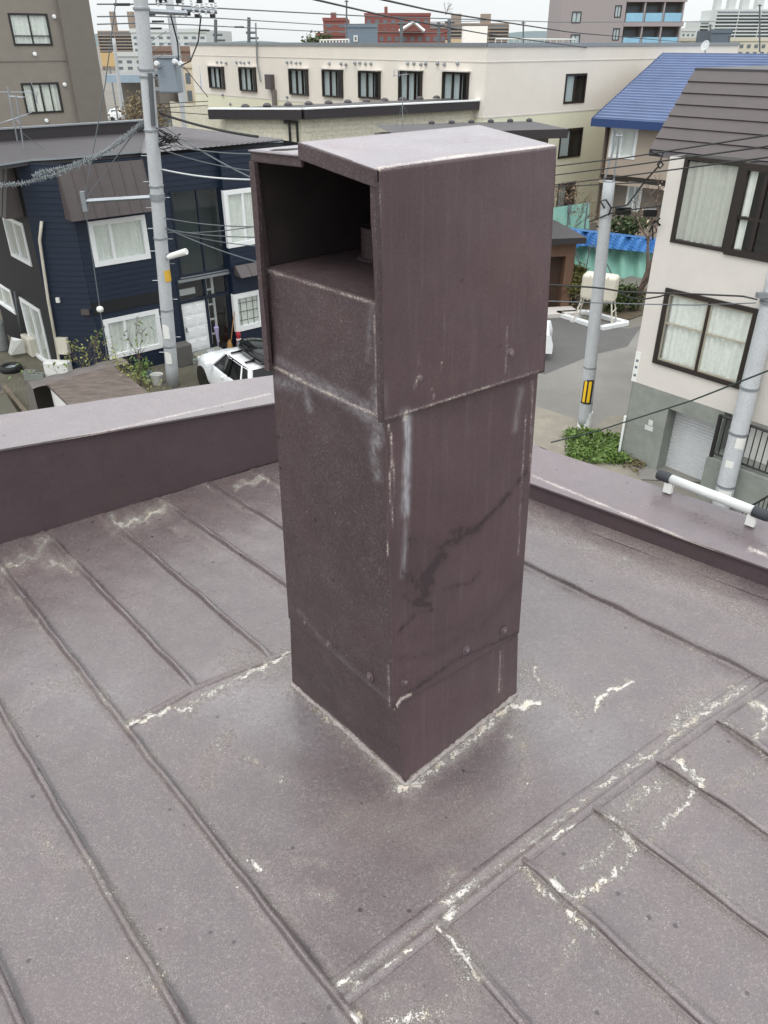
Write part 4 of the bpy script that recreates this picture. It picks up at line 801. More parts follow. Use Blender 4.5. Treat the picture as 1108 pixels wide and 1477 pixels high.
def shrub(name, base, h, lean, depth, leafm, nleaf, lsize, label, cat, seed, stems=3, r0=.02, spread=.5, L0=.45, grp=None):
    t = thing(name, base, label, cat, grp); rr = np.random.default_rng(seed); mb = MB(); tips = []
    for k in range(stems):
        d = np.array([rr.normal() * .35, rr.normal() * .35, 1.]) + np.array(lean); branches(mb, np.array(base) + rr.normal(size=3) * [.05, .05, 0], d / np.linalg.norm(d), h * L0, r0, depth, rr, spread, tips)
    emit('branches', mb, m_bark, t); mb = MB(); tips = np.array(tips)
    for _ in range(nleaf):
        p = tips[rr.integers(len(tips))] + rr.normal(size=3) * lsize * 1.5; a = rr.normal(size=3); a /= np.linalg.norm(a); b = np.cross(a, rr.normal(size=3)); b /= np.linalg.norm(b); s = lsize * (.5 + rr.random())
        mb.add([p - a * s, p + b * s * .55, p + a * s, p - b * s * .55], [(0, 1, 2, 3)])
    if nleaf: emit('foliage', mb, leafm, t, kind='stuff')
    return t
shrub('young_shrub', at(160, 612), 2.3, (.1, 0, 0), 3, m_leafy, 700, .035, 'yellow green budding shrub rising in front of the rusty shed roof', 'shrub', 3, 4)
shrub('leafy_sprig', at(126, 600), 2.8, (.0, 0, .3), 2, m_leaf, 60, .05, 'thin sprig with fresh leaves above the grey cover', 'shrub', 5, 2, .012)
shrub('bare_sapling', at(205, 560), 2.3, (.12, 0, .2), 2, m_leaf, 50, .05, 'bare forked sapling below the lower navy house window', 'sapling', 12, 2, .022)
shrub('green_bush', at(207, 553), .7, (0, 0, 0), 2, m_leaf, 300, .05, 'low green bush at the foot of the navy wall', 'bush', 14, 4)

# ================================================================== WHITE SUV
def suv(base, az):
    u = dirv(az); n = np.array([u[1], -u[0]]); base = np.array(base[:2])
    def T(x, y, z): q = base + u * x + n * y; return (q[0], q[1], z)
    c = thing('white_suv', (*base, 0), 'white compact car with black roof box parked beside the porch', 'car')
    # stations: x, half width low, half width belt, z sill, z belt(top)
    st = [(-2.0, .60, .58, .45, .80), (-1.95, .76, .74, .32, .98), (-1.6, .84, .82, .24, 1.06), (-.6, .85, .83, .22, 1.04), (.4, .85, .83, .22, 1.02), (.95, .85, .82, .24, 1.03), (1.5, .83, .78, .28, .98), (1.85, .76, .68, .34, .88), (1.98, .62, .54, .42, .74)]
    rows = []
    for x, wl_, wb, zs, zb in st:
        zm = (zs + zb) / 2; rows.append([(x, -wl_ * .92, zs), (x, -wl_, zs + .12), (x, -wl_ - .01, zm), (x, -wb, zb - .07), (x, -wb + .07, zb - .01), (x, -wb * .5, zb + .03), (x, 0, zb + .04), (x, wb * .5, zb + .03), (x, wb - .07, zb - .01), (x, wb, zb - .07), (x, wl_ + .01, zm), (x, wl_, zs + .12), (x, wl_ * .92, zs)])
    mb = MB(); nr = 13; mb.add([T(*p) for r in rows for p in r], [(i * nr + k, i * nr + (k + 1) % nr, (i + 1) * nr + (k + 1) % nr, (i + 1) * nr + k) for i in range(len(rows) - 1) for k in range(nr)] + [tuple(range(nr)), tuple(range((len(rows) - 1) * nr, len(rows) * nr))[::-1]])
    o = emit('body', mb, m_carw, c, smooth=True); md = o.modifiers.new('s', 'SUBSURF'); md.levels = 1; md.render_levels = 2
    # greenhouse: base outline to roof outline
    bo = [(-1.95, .74), (-1.3, .79), (-.3, .80), (.50, .77)]; ro = [(-1.75, .60), (-1.3, .64), (-.5, .63), (-.15, .57)]
    zb, zr = 1.0, 1.52; mb = MB(); V = [T(x, -y, zb) for x, y in bo] + [T(x, y, zb) for x, y in bo[::-1]] + [T(x, -y, zr - .03 * (i in (0, 3))) for i, (x, y) in enumerate(ro)] + [T(x, y, zr - .03 * (i in (0, 3))) for i, (x, y) in reversed(list(enumerate(ro)))]
    mb.add(V, [(i, (i + 1) % 8, 8 + (i + 1) % 8, 8 + i) for i in range(8)]); emit('cabin_glass', mb, m_carb, c)
    mb = MB(); V = [T(x * 1.0, -y - .02, zr - .05) for x, y in ro] + [T(x, y + .02, zr - .05) for x, y in ro[::-1]] + [T(x * .95, -y * .93, zr + .03) for x, y in ro] + [T(x * .95, y * .93, zr + .03) for x, y in ro[::-1]]
    mb.add(V, [(i, (i + 1) % 8, 8 + (i + 1) % 8, 8 + i) for i in range(8)] + [tuple(range(8, 16))]); emit('roof_panel', mb, m_carw, c, bevel=.02)
    for sd in (-1, 1):
        for (x0, y0), (x1, y1), nm in (((.50, .77), (-.15, .59), 'pillar'), ((-.62, .81), (-.7, .64), 'pillar'), ((-1.4, .79), (-1.3, .64), 'pillar'), ((-1.92, .75), (-1.72, .61), 'pillar')):
            mb = MB().tube([T(x0, sd * y0, zb), T(x1, sd * y1, zr - .02)], (.03 if x0 > -1.8 else .07), 6); emit(nm, mb, m_carw if x0 != -.62 else m_carb, c)
        emit('mirror', MB().box(T(.42, sd * .95, 1.06), (.12, .2, .15), az), m_carw, c, bevel=.03); emit('door_handle', MB().box(T(-.25, sd * .865, .88), (.18, .03, .03), az), m_carw, c)
        emit('headlight', MB().box(T(1.78, sd * .62, .76), (.2, .22, .14), az), m_ins, c, bevel=.03)
    for wx in (-1.25, 1.25):
        for sd in (-1, 1):
            p = T(wx, sd * .74, .32); ax = (n[0] * sd, n[1] * sd, 0); w_ = emit('wheel', MB().lathe(p, [(.2, -.09), (.31, -.09), (.33, -.05), (.33, .07), (.31, .11), (.22, .12)], 22, ax), m_rubber, c, smooth=False); emit('rim', MB().lathe(p, [(.22, .09), (.20, .12), (.1, .09), (.04, .12)], 14, ax), m_steel, w_)
            emit('wheel_arch', MB().lathe(T(wx, sd * .845, .34), [(.36, 0), (.40, .0), (.40, .025), (.36, .025)], 22, ax), m_carb, c)
    # roof box
    mb = MB(); xs = [-2.0, -1.85, -1.35, -.75, -.25, -.05]; ww = [.26, .36, .4, .4, .3, .16]; hh = [.12, .2, .26, .28, .2, .06]
    rows = [[(x, -w, 1.64), (x, -w, 1.64 + h * .5), (x, -w * .85, 1.64 + h * .9), (x, -w * .3, 1.64 + h), (x, w * .3, 1.64 + h), (x, w * .85, 1.64 + h * .9), (x, w, 1.64 + h * .5), (x, w, 1.64)] for x, w, h in zip(xs, ww, hh)]
    mb.add([T(*p) for r in rows for p in r], [(i * 8 + k, i * 8 + (k + 1) % 8, (i + 1) * 8 + (k + 1) % 8, (i + 1) * 8 + k) for i in range(5) for k in range(8)] + [tuple(range(8)), tuple(range(40, 48))[::-1]]); emit('roof_box', mb, m_carb, c, smooth=True)
    mb = MB()
    for x in (-1.4, -.5): mb.box(T(x, 0, 1.6), (.05, 1.2, .04), az)
    emit('roof_bars', mb, m_carb, c)
    return c
suv(np.array([-4.02, 21.6]), -34)

# ================================================================== RIGHT: WHITE HOUSE
Cr = G(911, 549, 2.0)[:2]; rh = thing('white_rendered_house', (*Cr, 0), 'off-white rendered house with brown metal roof above concrete garage, right', 'house')
wh = Wall(Cr, 140); wh.n = -dirv(50); wside = Wall(Cr, 50); wside.n = dirv(-40); EZ2 = 6.95
wA = wh.rect([(987, 224), (1066, 236), (1049, 361), (972, 350)]); wA = (wA[0], wA[1] + 0, wA[2], wA[3])
wB = wh.rect([(1072, 236), (1140, 246), (1120, 378), (1051, 364)])
wC = wh.rect([(963, 414), (1092, 450), (1068, 556), (944, 524)])
gar = wh.rect([(963, 590), (1034, 612), (1012, 700), (945, 690)]); gar = (gar[0], gar[1], -.3, gar[3])
mb = MB(); wall_grid(mb, wh, 0, 7, 2.0, EZ2, [wA, wB, wC], depth=.1); wall_grid(mb, wside, 0, 8, 2.0, EZ2)
mb.quad(wh.pt(7, -.5), wh.pt(7, EZ2), wh.pt(7, EZ2, -8), wh.pt(7, -.5, -8)); emit('wall', mb, m_offw, rh)
LG = gar[1] + .12
mb = MB(); wb_ = Wall(wh.pt(0, 0, .0), 140); wb_.n = wh.n; wall_grid(mb, wb_, .05, LG, -.4, 1.997, [gar], depth=.5); wall_grid(mb, Wall(wside.pt(0, 0, -.04), 50), .0, 8, -.4, 1.997)
mb.quad(wh.pt(0.0, 1.997, .0), wh.pt(LG, 1.997, 0), wh.pt(LG, 1.997, -.5), wh.pt(0, 1.997, -.5)); mb.quad(wh.pt(LG, -.4), wh.pt(LG, 2.0), wh.pt(LG, 2.0, -.4), wh.pt(LG, -.4, -.4)); emit('foundation_wall', mb, m_concwall, rh)
sh = emit('roller_shutter', MB().quad(wh.pt(gar[0], gar[2], -.42), wh.pt(gar[1], gar[2], -.42), wh.pt(gar[1], gar[3], -.42), wh.pt(gar[0], gar[3], -.42)), m_whitef, rh)
mb = MB(); z = gar[2]; m_shut = M('shutter_white', (200, 202, 204), .5, var=.04)
while z < gar[3] - .04: wbox(mb, wh, gar[0], gar[1], z, z + .045, -.419, -.395); z += .075
emit('shutter_slat', mb, m_shut, sh, kind='stuff')
s_, z_ = wh.st(938, 610); mb = MB(); wo = window
emit('paint_patch', wbox(MB(), wh, s_ - .12, s_ + .1, z_ - .2, z_ - .08, .0, .003), M('paint_patch', (196, 200, 196), .9), rh)
emit('paint_patch', wbox(MB(), wh, s_ - .05, s_ + .07, z_ - .06, z_ + .08, .0, .003), M('paint_patch', (196, 200, 196)), rh)
s_, z_ = wh.st(918, 530); emit('notice_strip', wbox(MB(), wh, s_ - .07, s_ + .07, z_ - .35, z_ + .38, .0, .012), m_white, rh)
for k in (-.22, -.02, .14): emit('notice_print', wbox(MB(), wh, s_ - .035, s_ + .035, z_ + k, z_ + k + .06, .012, .014), m_fard, rh)
o = window(rh, wh, wA, m_brownf, (1.0 - .02,), (), curtain=m_curt2, fw=.05, proud=.03, cspan=(0, 1))
window(rh, wh, wB, m_brownf, (.5,), (.42,), curtain=m_curt, fw=.09, proud=.05, cspan=(.05, .3))
m_alu = M('champagne_frame', (176, 170, 154), .4, metal=.2)
o = window(rh, wh, wC, m_brownf, (.5,), (), curtain=m_curt, fw=.07, proud=.05)
a, b, c, d = wC; mb = MB(); mm_ = (a + b) / 2
for x0, x1 in ((a + .07, mm_ - .03), (mm_ + .03, b - .07)):
    for xx in (x0, x1 - .03): wbox(mb, wh, xx, xx + .03, c + .07, d - .07, -.04, .0)
    for zz in (c + .07, c + (d - c) * .55, d - .12): wbox(mb, wh, x0 + .03, x1 - .03, zz, zz + .035, -.04, -.002)
emit('sash', mb, m_alu, o)
# brown roof: each course a part
TL, TR = (965, 124), (1150, 128); BL, BR = (937, 218), (1150, 246)
re0, re1 = wh.pt(-.35, 0, .55)[:2], wh.pt(7.3, 0, .55)[:2]
e0 = G(937, 216, 6.95); e1_ = e0 + np.array([*(dirv(140) * 8), 0]); 
inn = dirv(50); rise = 1.5; run = 1.25; ncs = 7
rt_ = thing  # roof courses are parts of the house
for k in range(ncs):
    t0, t1 = k / ncs, (k + 1) / ncs; sk = .28
    a0 = e0 + np.array([*(inn * run * t0 + dirv(140) * sk * t0 * 0), rise * t0]); a1 = e1_ + np.array([*(inn * run * t0), rise * t0]); b0 = e0 + np.array([*(inn * run * t1), rise * t1]); b1 = e1_ + np.array([*(inn * run * t1), rise * t1]); up = np.array([*(-inn * .02), .02])
    mb = MB().add([a0 + up, a1 + up, b1, b0, a0 - up * .3, a1 - up * .3], [(0, 1, 2, 3), (0, 4, 5, 1)]); emit('roof_course', mb, m_brmetal, rh)
tp = e0 + np.array([*(inn * run), rise]); tq = e1_ + np.array([*(inn * run), rise])
mb = MB().add([tp + [0, 0, .05], tq + [0, 0, .05], tq + np.array([*(inn * 7), .05]), tp + np.array([*(inn * 7), .05])], [(0, 1, 2, 3)]); mb.add([tp + [0, 0, .05], tq + [0, 0, .05], tq - [0, 0, .05], tp - [0, 0, .05]], [(0, 3, 2, 1)]); emit('flat_roof', mb, m_darkroof, rh)
mb = MB().add([tp, tp + np.array([*(inn * 7), 0]), e0 + np.array([*(inn * 8.5), 0]), e0], [(0, 1, 2, 3)]); emit('gable_end', mb, m_brmetal, rh)
mb = MB().add([e0, e1_, wh.pt(7.2, 6.9, 0), wh.pt(-.05, 6.9, 0)], [(0, 1, 2, 3)]); mb.add([e0 + [0, 0, .0], e1_ + [0, 0, 0], e1_ - [0, 0, .12], e0 - [0, 0, .12]], [(0, 1, 2, 3)]); emit('soffit', mb, m_fascia, rh)
# service-wire bracket on the house corner
q = wh.pt(.1, 5.6, .1); mb = MB().tube([q, q + [-.12, .0, .1], q + [-.2, .02, -.15]], .03, 6); mb.tube([q + [-.02, 0, .15], q + [-.16, 0, .0], q + [-.1, 0, -.3]], .02, 5); single('wire_anchor', mb, m_carb, 'black wire anchor on the corner of the white rendered house', 'wire anchor')
# terrace: retaining wall, railing, block with pot, fence
tw = Wall(wh.pt(LG, 0, .35), 140); tw.n = wh.n; TZ = 1.0
ter = thing('concrete_retaining_wall', tw.pt(0, 0), 'grey concrete retaining wall under the black terrace railing', 'wall')
mb = MB(); mb.prism([tw.pt(0, 0)[:2], tw.pt(9, 0)[:2], tw.pt(9, 0, -6)[:2], tw.pt(0, 0, -6)[:2]], -.5, TZ); emit('concrete', mb, m_concwall, ter)
ra = thing('black_terrace_railing', tw.pt(0, TZ), 'black bar railing on top of the concrete retaining wall', 'railing')
emit('top_rail', MB().tube([tw.pt(.05, TZ + 1.0, -.1), tw.pt(8, TZ + 1.0, -.1)], .03, 6), m_blackf, ra); emit('bottom_rail', MB().tube([tw.pt(.05, TZ + .1, -.1), tw.pt(8, TZ + .1, -.1)], .025, 6), m_blackf, ra)
emit('post', MB().box(tw.pt(.05, TZ + .5, -.1), (.07, .07, 1.05), 140), m_blackf, ra)
mb = MB().tube([tw.pt(.2, TZ + .1, -.1), tw.pt(.2, TZ + 1.0, -.1)], .013, 5); bar0 = emit('bar', mb, m_blackf, ra)
for k in range(1, 28): c2 = bar0.copy(); link(c2); c2.location = (*(tw.u * .135 * k), 0)
for o_ in [o_ for o_ in scn.collection.objects if o_.name.startswith('bar.')]: o_.parent = ra
blk = tw.pt(.75, TZ, -.9); single('white_cabinet', MB().box(blk + [0, 0, .6], (.6, .5, 1.2), 140), m_white, 'white cabinet standing behind the terrace railing under the pot', 'cabinet', bevel=.01)
pt_ = thing('dark_plant_pot', blk + [0, 0, 1.2], 'dark green plant pot on the white cabinet', 'plant pot')
emit('pot', MB().lathe(blk + [0, 0, 1.2], [(.13, 0), (.17, .3), (.19, .32), (.16, .3), (.15, .24)], 14), M('dark_green_plastic', (44, 56, 50), .4), pt_)
mb = MB(); leaves(mb, blk + [0, 0, 1.55], (.16, .16, .1), 80, .04, seed=4); emit('foliage', mb, m_leaf, pt_, kind='stuff')
# scooter-like cart behind railing
q = tw.pt(2.3, TZ, -.8); sc_ = thing('garden_cart', q, 'red topped white trolley with dark wheels behind the black railing', 'cart')
emit('tray', MB().box(q + [0, 0, .95], (1.5, .6, .07), 140), M('faded_red', (168, 82, 72), .6), sc_, bevel=.01); emit('panel', MB().box(q + [0, 0, .55], (1.4, .5, .6), 140), m_white, sc_, bevel=.01)
for s in (-.45, .45): 
    wq = q + np.array([*(tw.u * s + tw.n * .3), .28]); emit('wheel', MB().lathe(wq, [(.26, -.03), (.28, 0), (.26, .03), (.2, .03), (.2, -.03)], 16, (*tw.n, 0)), m_rubber, sc_)
fb = thing('white_board_fence', tw.pt(1.5, TZ, -1.8), 'white board fence panel behind the trolley on the terrace', 'fence')
for k in range(7): emit('board', MB().box(tw.pt(1.6 + k * .42, TZ + .7, -1.9), (.38, .03, 1.4), 140), m_white, fb)
w2 = Wall(tw.pt(1.1, 0, .9), 140); w2.n = tw.n
r2 = thing('lower_black_railing', w2.pt(0, .2), 'small black bar railing at the right edge below the retaining wall', 'railing')
q0, q1 = G(1072, 737, .9), G(1108, 716, .9)
emit('top_rail', MB().tube([q0, q0 + (q1 - q0) * 4], .025, 5), m_blackf, r2)
for k in range(12): p = q0 + (q1 - q0) * (k * .22); emit('bar', MB().tube([p, p - [0, 0, .9]], .012, 4), m_blackf, r2)
q0b = q0 + np.array([0, 0, -.9])

# ---------------------------------------------------------------- green verge plants at the corner
mb = MB(); rr = np.random.default_rng(9)
for _ in range(150):
    t = rr.random(); x = 818 + t * 85; y = 622 + 46 * rr.random() + (x - 818) * .12; p = at(x, min(y, 668)); leaves(mb, p + [0, 0, .12], (.16, .16, .12), 22, .055, seed=int(rr.integers(1e6)))
single('ground_ivy', mb, m_leaf, 'patch of fresh green leaves at the corner of the concrete wall', 'ground cover', kind='stuff')
mb = MB()
for _ in range(50):
    x = 880 + 50 * rr.random(); y = 640 + (x - 880) * .6 + 22 * rr.random(); leaves(mb, at(x, y) + [0, 0, .06], (.12, .12, .08), 10, .04, seed=int(rr.integers(1e6)))
single('dry_weeds', mb, M('dry_weed', (112, 104, 76), .9, var=.4, scale=20), 'dry brown weeds along the concrete garage foot', 'weeds', kind='stuff')
emit('foundation_pipe', MB().tube([wh.pt(.03, 0, .05), wh.pt(.03, 1.1, .05)], .03, 8), m_whitef, rh)

# ================================================================== CREAM BUILDING (centre)
Cc0 = G(697, 167, 6.0)[:2]; cb = thing('cream_building', (*Cc0, 0), 'long cream three storey building with pale yellow lower walls and dark windows', 'building')
cl = Wall(Cc0, 140); cl.n = -dirv(50); cr = Wall(Cc0, 50); cr.n = dirv(140); CT = 8.78
LW = 28.0; RW = 22.0
wl1 = [q4(303, 97, 324, 127), q4(347, 98, 370, 131), q4(419, 100, 445, 136, 1, 1), q4(467, 101, 495, 139, 1), q4(519, 103, 549, 141, 1), q4(577, 103, 609, 150, 1), q4(640, 105, 676, 152, 0)]
rl1 = [cl.rect(w) for w in wl1]; sl_ = cl.st(310, 160); rlow = [cl.rect(q4(310, 160, 329, 196))]
rr1 = [cr.rect(q4(815, 107, 844, 148))]; rr2 = [cr.rect(q4(807, 186, 838, 226)), cr.rect(q4(804, 264, 828, 300))]
BZ = 5.9
for w_, a, b, hu, hl in ((cl, -LW, 0, rl1, rlow), (cr, 0, RW, rr1, rr2)):
    mb = MB(); wall_grid(mb, w_, a, b, BZ, CT, hu); emit('upper_wall', mb, m_cream, cb)
    mb = MB(); wall_grid(mb, w_, a, b, 0, BZ, hl); emit('lower_wall', mb, m_yellow, cb)
    mb = MB(); wbox(mb, w_, a, b, CT, CT + .16, -.3, .06); emit('parapet_coping', mb, m_steel, cb)
    mb = MB(); wbox(mb, w_, a, b, CT - .62, CT - .58, .0, .02); wbox(mb, w_, a, b, BZ - .03, BZ + .03, .0, .015); emit('joint_line', mb, m_offw, cb, kind='stuff')
mb = MB(); mb.quad(cr.pt(RW, 0), cr.pt(RW, CT), cr.pt(RW, CT, -12), cr.pt(RW, 0, -12)); mb.quad(cl.pt(-LW, 0), cl.pt(-LW, CT), cl.pt(-LW, CT, -12), cl.pt(-LW, 0, -12)); emit('end_wall', mb, m_cream, cb)
mb = MB(); mb.add([cl.pt(-LW, CT - .1), cl.pt(0, CT - .1), cr.pt(RW, CT - .1), cl.pt(-LW, CT - .1) + (cr.pt(RW, CT - .1) - cl.pt(0, CT - .1))], [(0, 1, 2, 3)]); emit('flat_roof', mb, m_beige, cb)
m_gcurt = M('grey_blind', (178, 190, 192), .8, var=.1, scale=6)
for i, r in enumerate(rl1):
    o = window(cb, cl, r, m_brownf, (.36, .68), curtain=m_gcurt, cspan=(.0, .72), fw=.055, proud=.12, simple=True)
    emit('hood_ledge', wbox(MB(), cl, r[0] - .1, r[1] + .1, r[3] + .05, r[3] + .1, 0, .28), m_offw, o)
for r in rlow: window(cb, cl, r, m_brownf, (.5,), curtain=m_gcurt, fw=.055, simple=True)
for r in rr1 + rr2: window(cb, cr, r, m_brownf, (.48,), curtain=m_gcurt, cspan=(0, .48), fw=.07, simple=True)
vent0 = None
vpx = [(314, 90), (320, 90), (327, 91), (342, 90), (348, 90), (353, 91), (360, 90), (415, 90), (421, 90), (428, 91), (434, 91), (476, 92), (493, 92), (500, 93), (513, 91), (520, 91), (528, 92), (536, 92), (589, 92), (598, 92), (608, 93), (615, 92), (632, 92), (642, 93), (661, 92), (322, 137), (415, 140), (333, 150)]
for (x, y) in vpx:
    s_, z_ = cl.st(x, y)
    if vent0 is None:
        vent0 = emit('vent_hood', MB().lathe(cl.pt(s_, z_, 0), [(.08, 0), (.08, .08), (.045, .13)], 8, (*cl.n, 0)), m_steel, cb); v0p = cl.pt(s_, z_, 0)
    else:
        c = vent0.copy(); link(c); c.parent = cb; c.location = tuple(cl.pt(s_, z_, 0) - v0p)
s0_, z1_ = cl.st(392, 110); mb = MB(); wbox(mb, cl, s0_ - .35, s0_ + .3, z1_ - .7, z1_ + .1, 0, .3); emit('vent_box', mb, m_brmetal, cb)
mb = MB(); wbox(mb, cl, s0_ + .15, s0_ + .45, z1_ - 1.9, z1_ - .7, 0, .2); emit('duct', mb, m_aptd, cb)
emit('riser_pipe', MB().tube([cl.pt(*cl.st(371, 33), .1), cl.pt(*cl.st(373, 90), .1), cl.pt(*cl.st(378, 118), .1)], .05, 6), m_steel, cb)
# blue banner at its left corner
ban = Wall(cl.pt(-LW + .1, 0), 140); ban.n = cl.n; bq = D(286, 75, cl.pt(-LW, 0)[1]); bq2 = D(294, 135, cl.pt(-LW, 0)[1])
mb = MB(); yb = bq[1] - .5; n = 8
mb.grid(lambda i, j: D(285.5 + 1.2 * (1 - math.cos(i * 1.5)) * 4 + j * 4.5 - 1.5 * (1 - i) * j, 75 + 60 * i, yb - j * .3), np.linspace(0, 1, n), (0, 1))
mbs = single('blue_banner', mb, M('banner_blue', (92, 118, 176), .6, var=.1), 'tall curved blue banner sign on the left corner of the cream building', 'banner', kind=None)
mbs.modifiers.new('t', 'SOLIDIFY').thickness = .05
mb = MB()
for k in range(7): a = D(289.5 + k * .4, 84 + k * 7, yb - .32); mb.box(a, (.22, .04, .28))
o = emit('banner_lettering', mb, M('banner_pale', (170, 186, 214), .6), None, mbs.location); o.parent = mbs; o.location = (0, 0, 0); o['kind'] = 'stuff'

# ---------------------------------------------------------------- stone-clad building with dark fascia
sb = thing('stone_clad_house', (*D(437, 158, 36)[:2], 0), 'pale stone clad house with dark fascia in front of the cream building', 'house')
Cs = D(437, 160, 36)[:2]; ws = Wall(Cs, 55); ws.n = dirv(145); wsl = Wall(Cs, 92 - 180 + 180); wsl.n = dirv(182)
FZ = D(437, 158, 36)[2]
def st_stone():
    m = M('stone_cladding', (216, 211, 192), .9, var=.12, scale=5, bump=.9, bscale=14, fine=.12); return m
LA = 10.6; s1_, _ = ws.st(705, 150)
mb = MB(); wall_grid(mb, Wall(ws.pt(0, 0, -.25), 55), 0, s1_ - .1, 0, FZ - .3); w_ = Wall(Cs - dirv(145) * .25, 92); lw_ = 3.1
mb.quad(w_.pt(0, 0), w_.pt(0, FZ), w_.pt(-lw_, FZ), w_.pt(-lw_, 0)); mb.quad(w_.pt(-lw_, 0), w_.pt(-lw_, FZ), w_.pt(-lw_, FZ, 0) + [*(dirv(-35) * 6), 0], w_.pt(-lw_, 0) + [*(dirv(-35) * 6), 0])
e_ = ws.pt(s1_ - .1, 0, -.25); mb.quad(e_, e_ + [0, 0, FZ], e_ + [*(dirv(-35) * 6), FZ], e_ + [*(dirv(-35) * 6), 0]); emit('wall', mb, st_stone(), sb)
rng2 = np.random.default_rng(3); mb = MB(); wst = Wall(ws.pt(0, 0, -.25), 55); wst.n = ws.n   # thin stone courses, uneven
z = 3.2; 
while z < FZ - .45:
    s = 0.0
    while s < s1_ - .2:
        l = .35 + .5 * rng2.random(); wbox(mb, wst, s + .004, min(s + l, s1_ - .12), z + .004, z + .176, 0, .01 + .022 * rng2.random()); s += l
    z += .18
emit('stone', mb, st_stone(), sb, kind='stuff')
mb = MB(); s = -lw_
wc_ = Wall(w_.C, 92); wc_.n = dirv(182); z = 3.2
while z < FZ - .45:
    s = -lw_ + .02
    while s < -.1:
        l = .35 + .5 * rng2.random(); wbox(mb, wc_, s + .004, min(s + l, -.02), z + .004, z + .176, 0, .01 + .022 * rng2.random()); s += l
    z += .18
emit('stone', mb, st_stone(), sb, kind='stuff')
mb = MB(); wbox(mb, ws, 0, s1_, FZ - .36, FZ, -.2, .12); emit('fascia', mb, m_fascia, sb); mb = MB(); wbox(mb, ws, 0, s1_, FZ, FZ + .05, -.2, .14); emit('coping', mb, m_whitef, sb)
wz = Wall(Cs, 92); wz.n = dirv(182); mb = MB(); wbox(mb, wz, -3.9, -.05, FZ - .36, FZ, -.2, .12); emit('fascia', mb, m_fascia, sb); mb = MB(); wbox(mb, wz, -3.9, -.05, FZ, FZ + .05, -.2, .14); emit('coping', mb, m_whitef, sb)
bk = [ws.pt(0, FZ, -.2), ws.pt(s1_, FZ, -.2), ws.pt(s1_, FZ + .04, -2.0), ws.pt(-1.6, FZ + .04, -2.4), wz.pt(-3.85, FZ, -.2)]
mb = MB().add([b - [0, 0, .02] for b in bk], [(0, 1, 2, 3, 4)]); emit('roof', mb, m_darkroof, sb)
for k in range(11): p = ws.pt(-1.5 + k * 1.02, FZ + .03, -2.2); emit('snow_guard', MB().lathe(p, [(.19, 0), (.17, .06), (.08, .12)], 8), m_darkroof, sb)
for dx, l, t in ((0, 'left', 0), (1, 'right', 0)):
    x0, y0 = (410, 175) if dx == 0 else (421, 175.5); mb = MB(); q = ws if False else wst
    a = w_; A_ = Wall(w_.C, 92); A_.n = dirv(182); s0_, z0_ = A_.st(x0, y0); mb = MB(); wbox(mb, A_, s0_, s0_ + .28, z0_ - .06, z0_ + .04, .03, .2); wbox(mb, A_, s0_ + .18, s0_ + .27, z0_ - .8, z0_ - .06, .05, .15)
    single('black_flue', mb, m_blackf, f'{l} one of the two black angled flue pipes on the stone clad wall', 'flue', 'black flues on the stone clad wall')
# second low dark roof to the right, behind the chimney
Cd = D(820, 186, 33.5); dh = thing('small_dark_roofed_house', (*Cd[:2], 0), 'low house with dark flat roof and snow guards right behind the chimney top', 'house')
wd = Wall(Cd[:2], 75); wd.n = dirv(165); zt = Cd[2]
mb = MB(); wbox(mb, wd, -7, 0, zt - .32, zt, -.2, 0); emit('fascia', mb, m_fascia, dh)
mb = MB().add([wd.pt(-7, zt, -.05), wd.pt(0, zt, -.05), wd.pt(-.2, zt + .05, -3.0), wd.pt(-7.0, zt + .05, -3.0)], [(0, 1, 2, 3)]); emit('roof', mb, m_darkroof, dh)
for k in range(6): emit('snow_guard', MB().lathe(wd.pt(-4.6 + k * .85, zt + .06, -2.9), [(.13, 0), (.12, .07), (.05, .11)], 8), m_darkroof, dh)
mb = MB().prism([wd.pt(-7, 0, -.4)[:2], wd.pt(-.6, 0, -.4)[:2], wd.pt(-.6, 0, -2.8)[:2], wd.pt(-7, 0, -2.8)[:2]], 0, zt - .2); emit('wall', mb, m_aptd, dh)

# ---------------------------------------------------------------- TV aerials
def aerial(base, top, lean, elems, label, r=.018, guys=()):
    t = thing('tv_aerial', base, label, 'aerial'); base = np.array(base); top = np.array(top); emit('mast', MB().tube([base, top], r, 6), m_steel, t)
    for (p, q) in elems: emit('element', MB().tube([p, q], .011, 4), m_steel, t)
    for g_ in guys: emit('guy_wire', MB().tube([base + (top - base) * .45, g_], .008, 3), m_cableg, t)
    return t
b0 = D(581, 183, 34); t0_ = D(580, 107, 34); aerial(b0, t0_, 0, [(t0_ + [-.35, 0, -.05], t0_ + [.25, 0, 0]), (t0_ + [-.3, 0, -.1], t0_ + [-.3, 0, .12]), (t0_ + [-.1, 0, -.1], t0_ + [-.1, 0, .12]), (t0_ + [.15, 0, -.1], t0_ + [.15, 0, .12])], 'tv aerial mast with tripod stays above the chimney hood', guys=[D(571, 183, 34), D(597, 181, 34)])
b0 = D(25, 203, 26); t0_ = D(11, 125, 26); t1_ = D(23, 137, 26)
e = [(D(-6, 133, 26), D(47, 133, 26)), (D(45, 118, 26), D(55, 150, 26)), (D(52, 148, 26), D(54, 133, 26)), (D(-6, 180, 26), D(46, 162, 26)), (D(12, 138, 26), D(36, 140, 26)), (D(22, 170, 26), D(28, 178, 26))]
aerial(b0, t0_, 0, e, 'taller tv aerial with long white boom over the navy house roof', .025)
b1 = D(37, 232, 24.5); aerial(b1, D(23, 138, 24.5), 0, [(D(13, 139, 24.5), D(33, 141, 24.5)), (D(10, 175, 24.5), D(40, 166, 24.5))], 'shorter tv aerial mast standing at the navy house roof edge', .02, [D(82, 229, 25), D(37, 202, 25)])

